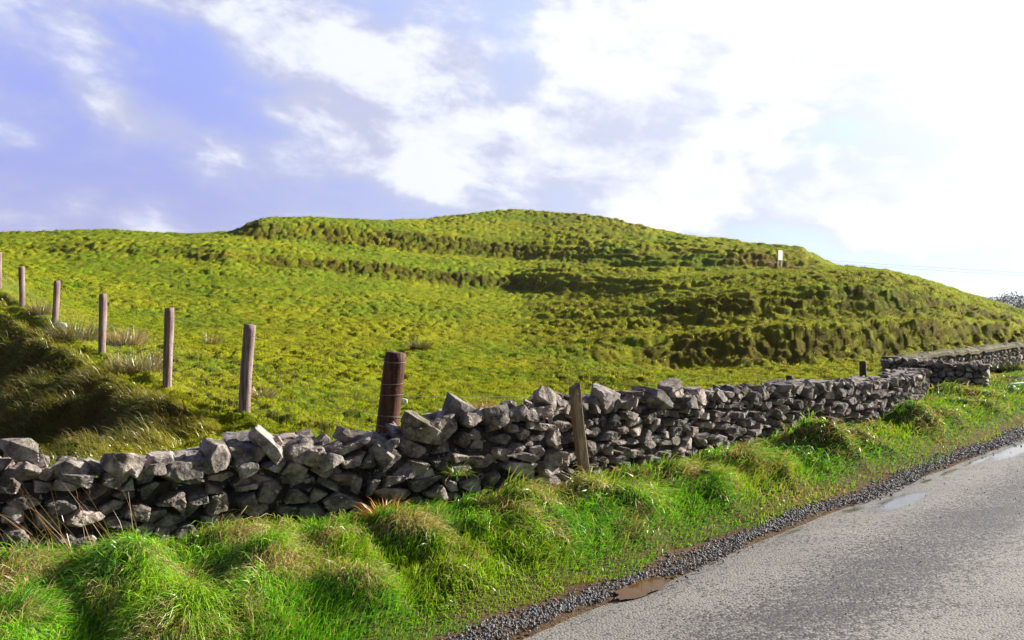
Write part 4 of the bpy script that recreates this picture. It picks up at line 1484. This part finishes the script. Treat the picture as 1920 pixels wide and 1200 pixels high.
ridge(3200, 34, 18, 60, 3)
ridge(2200, 16, 22, 62, 5)

mtk, N = material('bark'); finish(N, bsdf(N, C4(.07, .055, .05), .9, .1)); M_BARK = mtk
ml_, N = material('winter_twigs'); finish(N, bsdf(N, attr(N), .9, .1)); M_TWIG = ml_


def tree(px, d, h, w, lab, sd):
    rr = np.random.default_rng(sd)
    x = (px - 960) / F * d
    z0 = Hs(x, d) - .3
    root = empty('bare_tree', (x, d, z0)); tag(root, lab, 'tree', 'distant bare trees beyond the hill')
    V, Fs = tube([(0, 0, 0), (.1, 0, h * .25), (.0, .1, h * .55)], [.28, .22, .12], 8)
    parts = [(V, Fs)]
    for k in range(14):
        a = rr.uniform(0, 6.28); e = rr.uniform(.3, 1.3); L = h * rr.uniform(.25, .45)
        s0 = np.array([0, 0, h * rr.uniform(.25, .55)])
        dr = np.array([math.cos(a) * math.cos(e) * w / h * 1.6, math.sin(a) * math.cos(e) * w / h * 1.6, math.sin(e)])
        parts.append(tube([s0, s0 + dr * L * .5, s0 + dr * L + np.array([0, 0, .2])], [.10, .06, .02], 5))
    V, Fs = merge(parts)
    link('trunk', mesh_np('trunk', V, Fs), M_BARK, root)
    n = 1500
    q = rr.normal(0, 1, (n, 3)); q /= np.linalg.norm(q, axis=1)[:, None]; q *= rr.uniform(.35, 1, n)[:, None] ** .5
    q *= (.8 + .5 * vn3(q * 2.2 + sd, 3))[:, None]
    c = q * np.array([w / 2, w / 2, h * .36]) + np.array([0, 0, h * .62])
    sz = rr.uniform(.1, .28, n)
    o1 = rr.normal(0, 1, (n, 3)) * sz[:, None]; o2 = rr.normal(0, 1, (n, 3)) * sz[:, None]
    V = np.stack([c, c + o1, c + o2], 1).reshape(-1, 3)
    T = np.arange(n * 3).reshape(-1, 3)
    col = np.repeat(pick(rr, [(.10, .085, .10), (.13, .11, .12), (.08, .08, .08)], n), 3, 0)
    link('crown', mesh_np('crown', V, T, col, False), M_TWIG, root)


tree(1890, 190, 10.8, 8, 'rounded bare tree left of its twin behind the hill at the right edge', 1)
tree(1911, 195, 11.2, 10, 'widest bare tree closest to the right edge of the photo', 2)
tree(1858, 260, 9.6, 6, 'small low bare tree farther left just above the hill line', 3)
tree(1842, 300, 10.8, 12, 'low spreading tree nearest the hill top on the horizon', 4)
tree(1935, 185, 9.5, 9, 'bare tree cut by the right edge of the photo', 5)


def hedge():
    rr = np.random.default_rng(8)
    n = 5200
    px = rr.uniform(1800, 2150, n); d = 150 + rr.normal(0, 2.5, n)
    x = (px - 960) / F * d
    zt = H(x, d)
    z = zt + rr.uniform(0, 1, n) * (4.0 + 1.4 * vn(x / 3, x * 0, 4))
    c = np.stack([x, d, z], 1)
    V = np.stack([c, c + rr.normal(0, .4, (n, 3)), c + rr.normal(0, .4, (n, 3))], 1).reshape(-1, 3)
    col = np.repeat(pick(rr, [(.10, .11, .08), (.12, .11, .09), (.09, .11, .07)], n), 3, 0)
    o = link('hedgerow', mesh_np('hedgerow', V, np.arange(n * 3).reshape(-1, 3), col, False), M_TWIG)
    tag(o, 'dark distant hedgerow below the bare trees beyond the hill', 'hedge', kind='stuff')


hedge()

mc, N = material('cable'); finish(N, bsdf(N, C4(.12, .12, .13), .7, .2)); M_CABLE = mc
for k, (dy_, lb) in enumerate(((0, 'upper thin overhead cable crossing the pale sky right of the hill'), (7, 'lower thin overhead cable just under the upper one'))):
    d0, d1 = 260., 200.
    A_ = at(1450, 481 + dy_ * .6, d0); B_ = at(2300, 530 + dy_, d1)
    t = np.linspace(0, 1, 30)[:, None]
    p = A_ + (B_ - A_) * t; p[:, 2] -= 1.2 * (4 * t * (1 - t))[:, 0] * .4
    V, Fs = tube(p, np.full(30, .022), 4)
    tag(link('overhead_cable', mesh_np('overhead_cable', V, Fs), M_CABLE), lb, 'cable', 'overhead cables')


# ---------------------------------------------------------------- the air
mhz = bpy.data.materials.new('air')
mhz.use_nodes = True
N = NT(mhz.node_tree)
pv = N.n('ShaderNodeVolumePrincipled')
pv.inputs['Color'].default_value = (.80, .86, 1.0, 1)
pv.inputs['Density'].default_value = .00015
pv.inputs['Anisotropy'].default_value = .3
ov = N.n('ShaderNodeOutputMaterial')
N.t.links.new(pv.outputs[0], ov.inputs['Volume'])
V, Fs = boxv(13400, 13400, 55, (0, 0, 12))
hz_ = link('haze', mesh_np('haze', V, Fs, None, False), mhz)
tag(hz_, kind='stuff')
